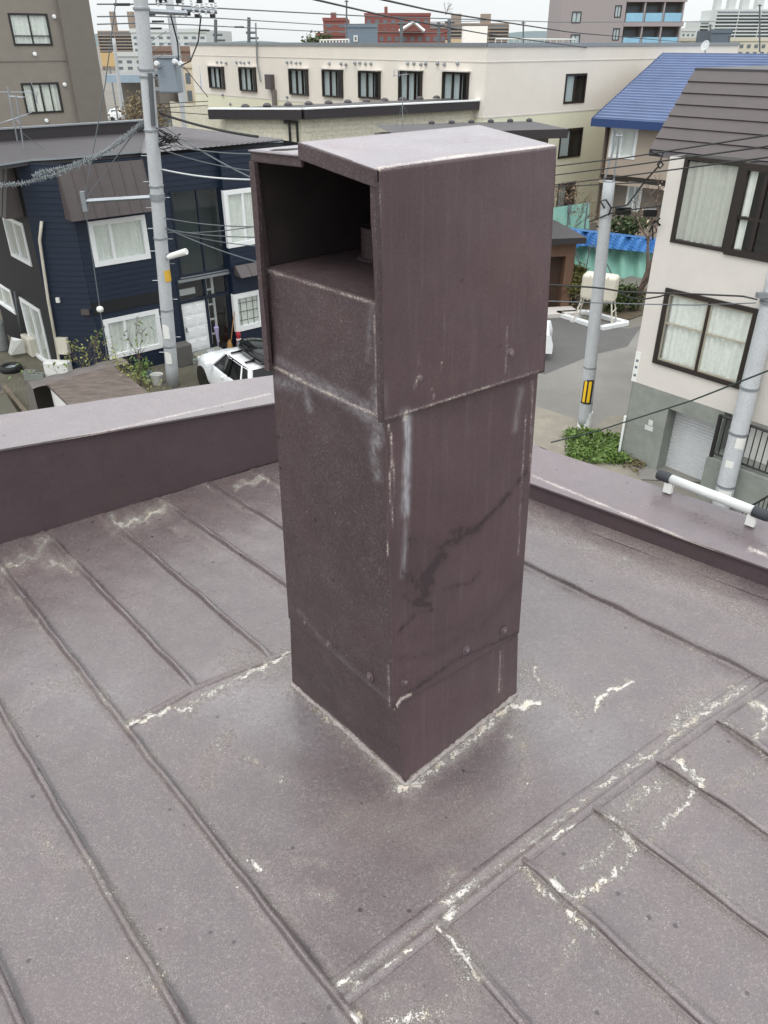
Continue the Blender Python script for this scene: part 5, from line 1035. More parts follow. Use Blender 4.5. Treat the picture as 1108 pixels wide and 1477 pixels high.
# ================================================================== BLUE ROOFED HOUSE
Cb = G(858, 350, 0)[:2]; bh = thing('blue_roofed_house', (*Cb, 0), 'beige house under a bright blue ribbed metal roof', 'house')
wb1 = Wall(Cb, 131); wb1.n = dirv(221); bz = 5.45
rw = wb1.rect([(882, 184), (919, 187), (916, 229), (880, 226)]); rw2 = wb1.rect([(940, 216), (958, 218), (955, 227), (938, 226)]); opn = wb1.rect([(862, 252), (958, 258), (956, 330), (860, 322)])
mb = MB(); wall_grid(mb, wb1, 0, 12, 0, 5.9, [rw, opn], depth=.9); mb.quad(wb1.pt(0, 0), wb1.pt(0, 5.9), wb1.pt(0, 5.9, -6), wb1.pt(0, 0, -6)); emit('wall', mb, m_beige, bh)
mb = MB(); wbox(mb, wb1, opn[0], opn[1], 2.9, 3.05, 0, .05); emit('floor_band', mb, m_beige, bh)
window(bh, wb1, rw, m_whitef, (.42,), fw=.1, curtain=m_curt, simple=False)
bwl = Wall(wb1.pt(0, 0, -.9), 131); bwl.n = wb1.n; mb = MB(); wbox(mb, bwl, opn[0], opn[1], opn[2], opn[3], -.1, 0); emit('recess_wall', mb, m_apt, bh)
rw3 = bwl.rect([(904, 261), (928, 263), (924, 300), (903, 312)])
mb = MB(); a, b, c, d = rw3; wbox(mb, bwl, a, b, c, d, 0, .04); o = emit('window', mb, m_whitef, bh); mb = MB(); wbox(mb, bwl, a + .12, (a + b) / 2 - .05, c + .12, d - .12, .04, .05); wbox(mb, bwl, (a + b) / 2 + .05, b - .12, c + .12, d - .12, .04, .05); emit('pane', mb, m_gcurt, o)
# roof plane: eave and ridge
eL = D(853, 172, wb1.pt(-.5, 0, .5)[1]); ez = eL[2]; ud = np.array([*wb1.u, 0]); ind = np.array([*(-wb1.n), 0]); RL = 15.0
_r = ray(957, 76.5); _t = np.linalg.solve(np.array([[ind[0], -_r[0]], [ind[1], -_r[1]]]), np.array([-eL[0], -eL[1]])); B0 = O + _r * _t[1]; RN = _t[0]; RZh = B0[2] - ez
A0, A1 = eL, eL + ud * RL; B1 = B0 + ud * RL; A2 = A0 + ind * RN * 2
mb = MB().add([A0, A1, B1, B0], [(0, 1, 2, 3)]); mb.add([B0, B1, A1 + ind * RN * 2, A2], [(0, 1, 2, 3)]); emit('roof', mb, m_blue, bh)
emit('gable_wall', MB().add([A0 + ud * .5 - [0, 0, .05], B0 + ud * .5 - [0, 0, .05], A2 + ud * .5 - [0, 0, .05], A2 + ud * .5 - [0, 0, 3], A0 + ud * .5 + ind * .6 - [0, 0, 3], A0 + ud * .5 + ind * .6 - [0, 0, .1]], [(0, 5, 4, 3, 2, 1)]), m_beige, bh)
mb = MB(); nr = 26
for k in range(nr):
    t = (k + .5) / nr; p, q = A0 * (1 - t) + B0 * t, A1 * (1 - t) + B1 * t; dn_ = np.array([*(ind[:2] * RN), RZh]) / nr
    mb.add([p, q, q - dn_ * .0 + [0, 0, .07], p + [0, 0, .07], p + dn_ * .6, q + dn_ * .6], [(0, 1, 2, 3), (3, 2, 5, 4)])
emit('roof_rib', mb, m_blue, bh, kind='stuff')
mb = MB().add([A0 + [0, 0, .05], A1 + [0, 0, .05], A1 - [0, 0, .30], A0 - [0, 0, .30]], [(0, 1, 2, 3)]); mb.add([A0 + [0, 0, .05], B0 + [0, 0, .05], B0 - [0, 0, .25], A0 - [0, 0, .3]], [(0, 1, 2, 3)]); mb.add([A0 - [0, 0, .3], A1 - [0, 0, .3], A1 - [0, 0, .3] + ind * 1.5, A0 - [0, 0, .3] + ind * 1.5], [(0, 1, 2, 3)])
emit('fascia', mb, m_bluef, bh)

# ================================================================== TAUPE APARTMENT (left)
Ca = G(155, 190, 5.0)[:2]; ap = thing('taupe_apartment_block', (*Ca, 0), 'tall taupe apartment block at the upper left picture edge', 'apartment block')
wa = Wall(Ca, 50); wa.n = dirv(140)
ra_ = [wa.rect([(13, 20), (69, 20), (74, 65), (20, 65)]), wa.rect([(32, 121), (85, 119), (90, 162), (38, 163)])]
mb = MB(); wall_grid(mb, wa, -16, 0, 0, 17, ra_, depth=.15); mb.quad(wa.pt(0, 0), wa.pt(0, 17), wa.pt(0, 17, -10), wa.pt(0, 0, -10)); emit('wall', mb, m_apt, ap)
emit('pilaster', wbox(MB(), wa, -1.45, .05, 0, 17, 0, .25), m_aptd, ap)
_, zj = wa.st(60, 88)
for z in (zj, zj + 2.75, zj - 2.75): emit('joint_line', wbox(MB(), wa, -16, -1.46, z - .025, z + .025, 0, .02), m_aptd, ap)
window(ap, wa, ra_[0], m_blackf, (.5,), fw=.06, curtain=m_curt, cspan=(0, 1), hs=(.3,)); window(ap, wa, ra_[1], m_blackf, (.27, .5, .75), fw=.06, curtain=m_curt)
for x, y in ((78, 24), (50, 78), (93, 122), (67, 174)):
    s_, z_ = wa.st(x, y); emit('vent_cap', MB().lathe(wa.pt(s_, z_), [(.09, 0), (.09, .06), (.06, .08)], 12, (*wa.n, 0)), m_whitef, ap)

# ================================================================== MAUVE APARTMENT WITH BALCONIES
Cm = D(890, 60, 122)[:2]; mv = thing('mauve_apartment_block', (*Cm, 0), 'mauve grey apartment block with pale blue glass balconies behind the cream building', 'apartment block')
wm = Wall(Cm, 50); wm.n = dirv(140); wm2 = Wall(Cm, 92); wm2.n = dirv(182)
# left blank wall with windows (810-884), right balcony face (884-985)
sL, _ = wm2.st(808, 40); sR, _ = wm2.st(985, 40); Y0 = Cm[1]
fh = 2.9; zb_ = wm2.st(900, 62)[1]
rm = [wm2.rect(q4(825, 17, 838, 33)), wm2.rect(q4(823, 50, 836, 66)), wm2.rect(q4(887, 8, 896, 25)), wm2.rect(q4(884, 41, 893, 58))]
mb = MB(); wall_grid(mb, wm2, sL, .6, 0, 24, rm); mb.quad(wm2.pt(sL, 0), wm2.pt(sL, 24), wm2.pt(sL, 24, -12), wm2.pt(sL, 0, -12)); emit('wall', mb, m_mauve, mv)
for r in rm: window(mv, wm2, r, m_blackf, (.5,), fw=.08, curtain=m_gcurt, simple=True)
mb = MB(); mb.prism([wm2.pt(.6, 0, -1.6)[:2], wm2.pt(sR - .3, 0, -1.6)[:2], wm2.pt(sR - .3, 0, -12)[:2], wm2.pt(.6, 0, -12)[:2]], 0, 24); emit('rear_wall', mb, m_aptd, mv)
zf = wm2.st(930, 53)[1]   # top of balcony rail row at y 53
for fl in range(-2, 4):
    z = zf + fl * 2.72 * 1.0
    emit('balcony_slab', wbox(MB(), wm2, .6, sR, z - 1.55, z - 1.05, -1.55, .1), m_mauve, mv)
    ww_ = (sR - .9) / 3
    for k in range(3):
        a = .7 + k * ww_; emit('balcony_rail', wbox(MB(), wm2, a + .1, a + ww_ - .25, z - 1.04, z - .05, .0, .06), m_bglass, mv)
        emit('balcony_divider', wbox(MB(), wm2, a + ww_ - .2, a + ww_ - .02, z - 1.04, z + 1.16, -1.5, .02), m_mauve, mv)
        o = emit('door_window', wbox(MB(), wm2, a + .35, a + ww_ - .5, z - 1.0, z + .75, -1.58, -1.5), m_fard, mv)
        emit('air_unit', wbox(MB(), wm2, a + .2, a + .8, z - 1.0, z - .1, -1.3, -.8), m_far, mv)

# ================================================================== FAR TOWN
def far_block(name, label, cat, x0, x1, ytop, Y, mat, rows=0, ybot=60, cols=0, depth=14, band=m_fard, win=None, group=None, roofbits=(), az=90, ph=.45, parallel=True):
    p, q = D(x0, ytop, Y), D(x1, ytop, Y); zt = p[2]; w_ = Wall(p[:2], az); w_.n = dirv(az + 90); L = float(np.linalg.norm(q[:2] - p[:2])); t = thing(name, (*p[:2], 0), label, cat, group)
    emit('wall', MB().prism([w_.pt(0, 0)[:2], w_.pt(L, 0)[:2], w_.pt(L, 0, -depth)[:2], w_.pt(0, 0, -depth)[:2]], 0, zt), mat, t)
    emit('parapet', wbox(MB(), w_, -.1, L + .1, zt - .3, zt + .15, -.1, .12), mat, t)
    if rows:
        zb = D(x0, ybot, Y)[2]; h = (zt - .4 - zb) / rows; W0 = None
        if cols:
            cw = L / cols
            for i in range(rows + 1):
                for j in range(cols):
                    z = zt - .5 - (i + 1) * h
                    if z < 0: continue
                    if W0 is None: W0 = emit('window', wbox(MB(), w_, cw * .25, cw * .75, z + h * .25, z + h * (.25 + ph), 0, .03), band, t); zz = z; continue
                    c = W0.copy(); link(c); c.parent = t; c.location = (*(w_.u * cw * j), z - zz)
        else:
            for i in range(rows + 1):
                z = zt - .5 - (i + 1) * h
                if z < 0: continue
                emit('balcony_band', wbox(MB(), w_, .3, L - .3, z + h * .45, z + h * .95, 0, .05), band, t); emit('balcony_slab', wbox(MB(), w_, 0, L, z + h * .0, z + h * .42, 0, .9), mat, t)
                n = max(2, int(L / 7))
                if i == 0:
                    for k in range(n + 1): emit('divider', wbox(MB(), w_, L * k / n - .12, L * k / n + .12, 0, zt - .5, .051, .8), mat, t)
    for (a, b, h_) in roofbits:
        emit('roof_tank', MB().box(w_.pt(L * (a + b) / 2, zt + h_ / 2, -3), (L * (b - a), 3, h_), az), mat, t)
    return t
far_block('far_apartment', 'distant pale apartment slab with two rooftop tanks at far left', 'apartment block', 141, 190, 45, 330, m_tan, 6, 74, roofbits=((.38, .5, 6), (.9, 1.05, 6)), band=m_fard)
far_block('white_office', 'white four storey office block left of the overhead power lines', 'building', 188, 297, 43, 120, m_far, 2, 66, 9, depth=20, ph=.4)
far_block('brown_low_building', 'brown fronted low building below the white office block', 'building', 211, 300, 69, 88, M('brown_front', (128, 106, 96), .85), 1, 84, 5, depth=12)
far_block('beige_side_building', 'narrow beige building beside the blue banner', 'building', 262, 304, 92, 80, M('sand_wall', (208, 194, 170), .85, var=.03), 2, 150, 3, depth=8, ph=.6)
q = D(156.5, 86, 100); ys = thing('ochre_sign', q, 'plain yellow ochre sign box at far left', 'sign'); emit('panel', MB().box(q, (1.5, .4, 1.3)), M('ochre', (196, 168, 120), .7, var=.02), ys, bevel=.02); emit('pole', MB().tube([q - [0, 0, .6], [q[0], q[1], 0]], .1, 6), m_steel, ys)
far_block('white_low_building', 'small white building right of the ochre sign', 'building', 164, 206, 77, 105, m_far, 1, 92, 3, depth=10)
gr_ = thing('grey_roofed_shop', (*D(180, 100, 78)[:2], 0), 'long shop with grey roof and pale blue fascia at left', 'shop')
p, q = D(152, 112, 72), D(213, 112, 72); w_ = Wall(p[:2], 90); w_.n = dirv(180); L = q[0] - p[0]
emit('fascia', wbox(MB(), w_, 0, L, p[2] - .35, p[2] + .2, -.2, .1), M('pale_blue_fascia', (150, 168, 182), .5), gr_); emit('roof', MB().add([w_.pt(0, p[2] + .2, -.2), w_.pt(L, p[2] + .2, -.2), w_.pt(L, D(205, 95, 95)[2], -22), w_.pt(0, D(205, 95, 95)[2], -22)], [(0, 1, 2, 3)]), m_greyroof, gr_)
emit('wall', MB().prism([w_.pt(.3, 0, -3)[:2], w_.pt(L, 0, -3)[:2], w_.pt(L, 0, -20)[:2], w_.pt(.3, 0, -20)[:2]], 0, p[2]), m_aptd, gr_)
for k in range(3): emit('window', wbox(MB(), w_, .8 + k * 1.3, 1.8 + k * 1.3, 2.0, 3.4, -2.98, -2.9), m_fard, gr_)
emit('awning', MB().add([w_.pt(0, 2.1, 1), w_.pt(L, 2.1, 1), w_.pt(L, 2.5, -3), w_.pt(0, 2.5, -3)], [(0, 1, 2, 3)]), m_far, gr_)
shrub('street_tree', (*D(192, 130, 66)[:2], 0), 5.2, (0, 0, .6), 3, M('brownish_buds', (124, 110, 84), .9, var=.3, scale=2), 900, .12, 'brownish budding street tree behind the concrete utility pole', 'tree', 21, 4, .1, .45)
# small vehicles in the street at left
def far_car(name, x, y, az, mat, label, l=4.2, h=1.5):
    b = G(x, y, 0); u = dirv(az); n = np.array([u[1], -u[0]]); t = thing(name, b, label, 'car')
    prof = [(-l / 2, .35), (-l / 2, .85), (-l * .42, .95), (-l * .33, h), (l * .12, h), (l * .26, .98), (l * .48, .85), (l / 2, .6), (l / 2, .35)]
    V = [np.array([*(b[:2] + u * x_ + n * s * (.82 if z_ < 1.1 else .66)), z_]) for s in (-1, 1) for x_, z_ in prof]; k = len(prof)
    emit('body', MB().add(V, [tuple(range(k)), tuple(range(k, 2 * k))[::-1]] + [(i, (i + 1) % k, k + (i + 1) % k, k + i) for i in range(k)]), mat, t, bevel=.05)
    V = [np.array([*(b[:2] + u * x_ + n * s * (.79 if z_ < 1.1 else .69)), z_]) for s in (-1, 1) for x_, z_ in ((-l * .37, 1.0), (-l * .31, h - .08), (l * .1, h - .08), (l * .22, 1.0))]
    emit('side_window', MB().add(V, [(0, 1, 2, 3), (7, 6, 5, 4), (0, 4, 5, 1), (3, 2, 6, 7), (1, 5, 6, 2)]), m_carb, t)
    for wx in (-l * .3, l * .3):
        for s in (-1, 1): emit('wheel', MB().lathe(np.array([*(b[:2] + u * wx + n * s * .74), .32]), [(.2, -.05), (.32, -.08), (.32, .08), (.2, .1)], 14, (*(n * s), 0)), m_rubber, t)
    return t
far_car('parked_van', 246, 196, 95, m_carw, 'white van beyond the navy roof right of the utility pole', 3.6, 1.8)
far_car('parked_car', 196, 190, 90, M('car_dark', (52, 56, 62), .3), 'dark car parked at the shop left of the utility pole')
far_car('parked_car', 180, 176, 90, m_carw, 'white car parked further back at the shop')
# brick and other buildings on the horizon
rb = m_red
far_block('red_brick_block', 'red brick building with a small tower left of the blue grey building', 'building', 456, 500, 49, 150, rb, 1, 62, 5, depth=16)
far_block('red_brick_tower', 'square red brick stair tower with dark rooftop box', 'building', 466, 501, 27, 152, rb, 2, 50, 2, depth=10, roofbits=((.3, .5, .9),))
far_block('blue_grey_building', 'blue grey clad building with one small white window', 'building', 498, 544, 36, 135, M('blue_grey_clad', (112, 126, 140), .7, var=.03), 0, depth=12)
w_ = Wall(D(510, 51, 134.9)[:2], 90); w_.n = dirv(180); p = D(510, 51, 134.9); q = D(516, 60, 134.9)
for ob in [o for o in scn.collection.objects if o.name == 'blue_grey_building']:
    fr = emit('window', wbox(MB(), w_, 0, q[0] - p[0], q[2], p[2], 0, .08), m_white, ob); emit('pane', wbox(MB(), w_, .15, q[0] - p[0] - .15, q[2] + .15, p[2] - .15, .08, .1), m_fard, fr)
far_block('red_brick_school', 'wide red brick building behind the blue grey building', 'building', 526, 621, 20, 175, rb, 3, 62, 8, depth=20, roofbits=((.3, .35, 1.2),))
far_block('red_brick_gatehouse', 'lower red brick building with white gabled dormer', 'building', 545, 645, 44, 165, rb, 1, 62, 9, depth=8)
gb = [o for o in scn.collection.objects if o.name == 'red_brick_gatehouse'][0]
pa, pb_, pc = D(576, 45, 164), D(612, 45, 164), D(597, 32, 164)
emit('gable', MB().add([pa, pb_, pc, pa + [0, 3, 0], pb_ + [0, 3, 0], pc + [0, 3, 0]], [(0, 1, 2), (0, 3, 5, 2), (1, 2, 5, 4)]), rb, gb); mb = MB(); mb.tube([pa, pc, pb_], .3, 4); emit('gable_trim', mb, m_white, gb)
far_block('brown_apartment_slab', 'long brown grey apartment slab right of the red brick buildings', 'apartment block', 592, 734, 34, 330, m_tan, 5, 60, roofbits=((.1, .2, 3), (.42, .52, 3), (.72, .82, 3)))
far_block('far_white_apartment', 'large white apartment block with many balconies at upper right', 'apartment block', 1034, 1130, 14, 300, m_far, 9, 60, roofbits=((.0, .08, 4), (.2, .3, 4), (.4, .5, 4), (.62, .72, 4)))
far_block('far_white_apartment', 'stepped left wing of the white apartment group at upper right', 'apartment block', 1010, 1036, 30, 305, m_far, 6, 60)
far_block('grey_low_block', 'small pale block in front of the stepped white apartment wing', 'building', 984, 1004, 42, 160, m_far, 2, 60, 3)
far_block('grey_panel_building', 'dark grey panelled roof box before the white apartments', 'building', 1027, 1056, 44, 130, M('slate_panel', (96, 108, 120), .6), depth=6)
far_block('cream_station_building', 'long low cream building with a window row below the white apartments', 'building', 982, 1130, 56, 140, M('station_cream', (204, 198, 180), .8, var=.02), 1, 71, 14, depth=10, ph=.5)
far_block('low_pale_shed', 'low pale structures in the gap between brick building and mauve block', 'building', 648, 692, 58, 120, M('pale_ochre', (196, 176, 146), .8), depth=8)
rr = np.random.default_rng(31)
m_f2 = [m_far, m_tan, m_apt, m_offw, M('far_slate', (110, 116, 122), .8), M('far_rust', (140, 110, 96), .8)]
TXT = ['pale', 'tan', 'taupe', 'off-white', 'slate grey', 'rust brown']
RTX = ['dark', 'grey', 'brown']
for k in range(18):
    Y = rr.uniform(160, 520); x = rr.uniform(-60, 1180); h = rr.uniform(4, 8.2); wd_ = rr.uniform(8, 18); X = (x - 554) / 1318 * Y; i = k // 3
    t = thing('far_house', (X, Y, 0), f'low {TXT[i]} building with {RTX[k % 3]} gable roof among the distant roofs', 'building', 'distant low buildings')
    p_ = [(X - wd_ / 2, Y), (X + wd_ / 2, Y), (X + wd_ / 2, Y + 9), (X - wd_ / 2, Y + 9)]; emit('wall', MB().prism(p_, 0, h - 1.2), m_f2[i], t)
    emit('roof', MB().add([(X - wd_ / 2 - .3, Y - .3, h - 1.25), (X + wd_ / 2 + .3, Y - .3, h - 1.25), (X + wd_ / 2 + .3, Y + 9.3, h - 1.25), (X - wd_ / 2 - .3, Y + 9.3, h - 1.25), (X - wd_ / 2, Y + 4.5, h), (X + wd_ / 2, Y + 4.5, h)], [(0, 1, 5, 4), (2, 3, 4, 5), (0, 4, 3), (1, 2, 5)]), (m_darkroof, m_greyroof, m_brmetal)[k % 3], t)
hz = MB(); xs = np.linspace(-900, 900, 90); hz.grid(lambda x, j: (x, 1900, -5 if j == 0 else 14 + 9 * math.sin(x * .006) + 5 * math.sin(x * .021 + 1)), xs, (0, 1)); hz.grid(lambda x, j: (x, 1900 + 400 * j, (14 + 9 * math.sin(x * .006) + 5 * math.sin(x * .021 + 1)) * (1 - j)), xs, (0, 1)); structure('distant_hills', hz, M('hill_far', (150, 164, 168), .9, var=.05, scale=.01))

# dish, roof clutter on the cream building and blue roof ridge
dq = D(1018, 74, 50); ds = thing('satellite_dish', dq, 'white satellite dish on the blue roof ridge', 'satellite dish')
emit('dish', MB().lathe(D(1018, 66, 50), [(.02, .0), (.14, .02), (.26, .06), (.26, .07), (.14, .04)], 18, (-.8, -.5, .3)), m_far, ds); emit('mast', MB().tube([dq - [0, 0, .3], D(1018, 66, 50)], .03, 6), m_steel, ds)
dq = D(685, 60, 60); single('rooftop_unit', MB().box(D(684, 58, 58), (1.5, 1.2, 1.5)).box(D(677, 59, 58), (.5, .5, 1.2)), m_white, 'white air unit on the cream building roof below the brown slab', 'air unit')
rlg = thing('rooftop_railing', D(720, 62, 56), 'pale low railing along the cream building roof edge', 'railing')
emit('rail', MB().tube([D(715, 56, 60), D(830, 57, 66)], .05, 4), m_far, rlg); 
for k in range(14): t = k / 13; p = D(715 + 115 * t, 56.5, 60 + 6 * t); emit('post', MB().tube([p, p - [0, 0, .6]], .03, 4), m_far, rlg)
r9 = thing('roof_fence', D(470, 64, 70), 'white slatted fence on the roof below the red brick tower', 'fence')
emit('rail', MB().tube([D(462, 58, 75), D(503, 57, 75)], .05, 4), m_white, r9)
for k in range(10): t = k / 9; p = D(462 + 41 * t, 58 - t, 75); emit('slat', MB().box(p - [0, 0, .25], (.12, .04, .6)), m_white, r9)
shrub('conifer', (*D(454, 62, 140)[:2], 3), 7.5, (0, 0, 2), 2, m_leafd, 500, .3, 'small dark conifer at the left end of the red brick building', 'tree', 44, 3, .1)

# ================================================================== CATENARY MASTS AND OTHER FAR POLES
def far_pole(x, y0, y1, Y, r, label, arms=(), mat=m_cableg, name='catenary_mast', grp='catenary masts on the skyline'):
    a, b = D(x, y1, Y), D(x, y0, Y); t = thing(name, a, label, 'mast', grp); emit('mast', MB().tube([a, b], r, 5), mat, t)
    for (dx0, dx1, dy) in arms: emit('arm', MB().tube([D(x + dx0, y0 + dy, Y), D(x + dx1, y0 + dy * 1.0, Y)], r * .6, 4), mat, t)
for x, y0, lb in ((311, 28, 'catenary mast directly left of the tall skyline mast'), (359, 25, 'taller catenary mast above the left end of the cream building'), (648, 28, 'skyline mast right of the red brick building'), (633, 32, 'slimmer skyline mast beside the brick gatehouse'), (579, 30, 'pale mast in front of the brick building')):
    far_pole(x, y0, 68, 115, .22, lb, ((-4, 10, 22), (0, 14, 30)) if x < 400 else ((-6, 8, 4),))
for x, y0, lb in ((755, 31, 'thin mast in the sky gap right of the brown slab'), (1025, 35, 'thin mast left of the satellite dish'), (1096, 6, 'tall thin mast before the white apartment block'), (1052, 50, 'short mast above the blue roof ridge'), (500, 0, 'thin flag mast above the blue grey building')):
    far_pole(x, y0, 75, 90, .08, lb, ((-3, 3, 2),), name='thin_mast', grp='thin masts on the skyline')
s = shrub('rooftop_lightning_cluster', (*D(644, 14, 110)[:2], D(644, 14, 110)[2] - .5), 1.5, (0, 0, 0), 2, m_leafd, 0, .1, 'twiggy tangle of wires on top of the skyline mast', 'wires', 51, 4, .03)

# ================================================================== UTILITY POLES
def rung(t, p, d, l=.28): emit('step_bolt', MB().tube([p, p + np.array([d * l, 0, 0])], .012, 4), m_steel, t)
def upole(base, top, r0, r1, label):
    t = thing('utility_pole', base, label, 'utility pole'); base = np.array(base, float); top = np.array(top, float); n = 18
    emit('shaft', MB().tube([base + (top - base) * k / n for k in range(n + 1)], list(np.linspace(r0, r1, n + 1)), 20), m_conc, t, smooth=True)
    return t, lambda z: base + (top - base) * (z - base[2]) / (top[2] - base[2])
pbase = G(250, 557, 0); ptop = D(203, 0, 22.0); ptop = ptop + (ptop - pbase) * .12
up1, P1 = upole(pbase, ptop, .185, .165, 'tall grey concrete utility pole in front of the navy house')
def zpx(P, y):   # height on a pole for a photo row
    zs = np.linspace(0, 13, 800); ys = np.array([proj(P(z))[1] for z in zs]); return float(zs[np.argmin(abs(ys - y))])
for k, y in enumerate((225, 246, 262, 285, 300, 316, 330, 345, 362, 380, 405, 432, 457, 486, 508)): z = zpx(P1, y); rung(up1, P1(z), (-1, 1)[k % 2], .33)
for y in (15, 102, 112, 190, 270, 345, 448, 500): z = zpx(P1, y); emit('clamp_band', MB().lathe(P1(z), [(.192, 0), (.197, .01), (.197, .05), (.192, .06)], 20), m_steel, up1)
for y0, y1, c in ((388, 405, 'pole_yellow'), (466, 486, None), (505, 522, None)):
    z0_, z1_ = zpx(P1, y1), zpx(P1, y0); pm = P1((z0_ + z1_) / 2); mb = MB(); th = np.radians(np.linspace(-70, 10, 8) if c else np.linspace(-130, -70, 6)); mb.grid(lambda a, z: np.array([pm[0] + .19 * math.cos(a), pm[1] + .19 * math.sin(a), z]), th, (z0_, z1_)); emit('number_plate', mb, M('pole_yellow', (214, 170, 60), .5) if c else m_white, up1)
# streetlight on the pole
z = zpx(P1, 372); q = P1(z); sl1 = thing('street_lamp', q, 'white tube street lamp on a short arm of the tall pole', 'street lamp')
ld = np.array([.9, -.35, .28]); ld /= np.linalg.norm(ld); emit('lamp_body', MB().tube([q + ld * .2 + [0, 0, -.02], q + ld * .85], [.075, .09], 12), m_white, sl1, bevel=.01); emit('arm', MB().box(q + ld * .22, (.14, .1, .16)), m_steel, sl1)
# outrigger arm with guy wire
z = zpx(P1, 284); q = P1(z); tip = q + np.array([D(128, 287, 22.4)[0] - q[0], -.15, D(128, 287, 22.4)[2] - q[2]])
orr = thing('outrigger_arm', q, 'grey steel outrigger arm holding guy wires left of the tall pole', 'pole arm')
emit('beam', MB().tube([q, tip], .06, 4), m_steel, orr); emit('tip_bracket', MB().box(tip, (.12, .12, .5)), m_steel, orr); emit('collar', MB().lathe(q - [0, 0, .08], [(.2, 0), (.2, .16)], 16), m_steel, orr)
gy = thing('guy_wire', tip, 'thin guy wire with white ball running down from the outrigger arm', 'guy wire')
bt = D(157, 532, 21.5); emit('strand', MB().tube([D(170, -20, 22.8), D(152, 120, 22.6), tip, bt], .014, 4), m_cableg, gy); emit('strand', MB().tube([tip, P1(zpx(P1, 160))], .012, 4), m_cableg, gy)
tb = (440 - 287) / (532 - 287); pbll = tip + (bt - tip) * tb; emit('ball', MB().lathe(pbll - [0, 0, .09], [(.02, 0), (.08, .03), (.1, .09), (.08, .15), (.02, .18)], 12), m_white, gy, smooth=True)
# crossarm, insulators and cable boxes at the top
z = zpx(P1, 16); q = P1(z); ca = thing('crossarm', q, 'steel crossarm with insulators at the top of the tall pole', 'crossarm')
Yc = 22.6; emit('beam', MB().tube([q, D(270, 19, Yc)], .055, 4), m_steel, ca); emit('beam', MB().tube([D(262, 13, Yc + .5), D(313, 17, Yc + .8)], .05, 4), m_steel, ca)
I0 = None
for x, y in ((228, 4), (236, 3), (256, 3), (264, 4), (276, 5), (284, 7), (291, 6), (298, 9), (305, 6), (311, 8), (279, 14), (288, 15), (297, 16), (305, 17), (308, 22), (268, 20), (259, 20)):
    p = D(x, y, Yc + .4 + .02 * (x - 260) / 3)
    if I0 is None: I0 = emit('insulator', MB().lathe(p, [(.02, -.07), (.035, -.05), (.02, -.03), (.04, 0), (.02, .03), (.035, .06), (.015, .09)], 8), m_ins, ca); i0 = p
    else: c = I0.copy(); link(c); c.parent = ca; c.location = tuple(p - i0)
K0 = None
for x, y in ((229, 2), (237, 1), (258, 2), (271, 20), (307, 23), (288, 2), (305, 1), (285, 23)):
    p = D(x, y, Yc + .3)
    if K0 is None: K0 = emit('cable_clamp', MB().box(p, (.13, .09, .08)), m_carb, ca); k0 = p
    else: c = K0.copy(); link(c); c.parent = ca; c.location = tuple(p - k0)
# conduit down the pole and black cable wrap
emit('conduit', MB().tube([P1(zpx(P1, 105)) + [.12, -.16, 0], P1(zpx(P1, 180)) + [.1, -.17, 0]], .06, 8), M('grey_conduit', (84, 88, 92), .6), up1)
# second pole behind with transformer
b2, t2 = D(266, 190, 40), D(243, -8, 40); b2[2] = 0; 
up2, P2 = upole((b2[0] + .25, b2[1], 0), t2, .2, .17, 'more distant concrete pole carrying the grey transformer')
q = D(245, 109, 31); tr = thing('pole_transformer', q, 'grey rectangular transformer box hung beside the tall pole', 'transformer')
w_ = D(259, 109, 31)[0] - D(231, 109, 31)[0]; h_ = D(245, 84, 31)[2] - D(245, 134, 31)[2]; emit('case', MB().box(q, (w_, .6, h_), 95), M('transformer_grey', (132, 142, 152), .5, var=.06), tr, bevel=.05); emit('lid', MB().box(q + [0, 0, h_ / 2 + .04], (w_ + .12, .7, .08), 95), m_steel, tr)
emit('hanger', MB().box(q + [-.5, -.2, .1], (.5, .1, .12)), m_steel, tr); emit('hanger', MB().box(q + [-.5, -.2, -.4], (.5, .1, .1)), m_steel, tr)
for x, y in ((253, 90), (261, 93), (227, 93)): emit('bushing', MB().lathe(D(x, y, 30.6), [(.1, -.1), (.1, .1), (.06, .16)], 8, (0, -1, .2)), m_ins, tr)
# slim poles at far left
b3, t3 = D(178, 187, 70), D(164, 55, 70); b3[2] = 0; upole(b3, t3, .16, .12, 'slim leaning pole between taupe block and tall pole')
# right pole with yellow marker
pb4, pt4 = G(842, 617, 0), D(879, 262, 19.2); up4, P4 = upole(pb4, pt4, .175, .13, 'grey concrete pole with yellow striped marker by the street')
emit('white_base_sleeve', MB().lathe(P4(.0), [(.182, 0), (.182, .48)], 20), m_whitef, up4)
z0_, z1_ = zpx(P4, 577), zpx(P4, 547); pm = P4((z0_ + z1_) / 2)
for a0, a1, mt, rr_ in ((-150, -60, m_blackf, .181),): mb = MB(); mb.grid(lambda a, z: np.array([pm[0] + rr_ * math.cos(a), pm[1] + rr_ * math.sin(a), z]), np.radians(np.linspace(a0, a1, 10)), (z0_ - .04, z1_ + .04)); mk = emit('marker_plate', mb, mt, up4)
for a0, a1 in ((-137, -116), (-102, -78)): mb = MB(); mb.grid(lambda a, z: np.array([pm[0] + .185 * math.cos(a), pm[1] + .185 * math.sin(a), z]), np.radians(np.linspace(a0, a1, 5)), (z0_, z1_)); emit('yellow_stripe', mb, M('marker_yellow', (236, 190, 40), .4, var=0), mk)
for y in (264, 270, 300, 530, 580): z = zpx(P4, y); emit('clamp_band', MB().lathe(P4(z), [(.185 - .009 * z, 0), (.185 - .009 * z, .04)], 18), m_steel, up4)
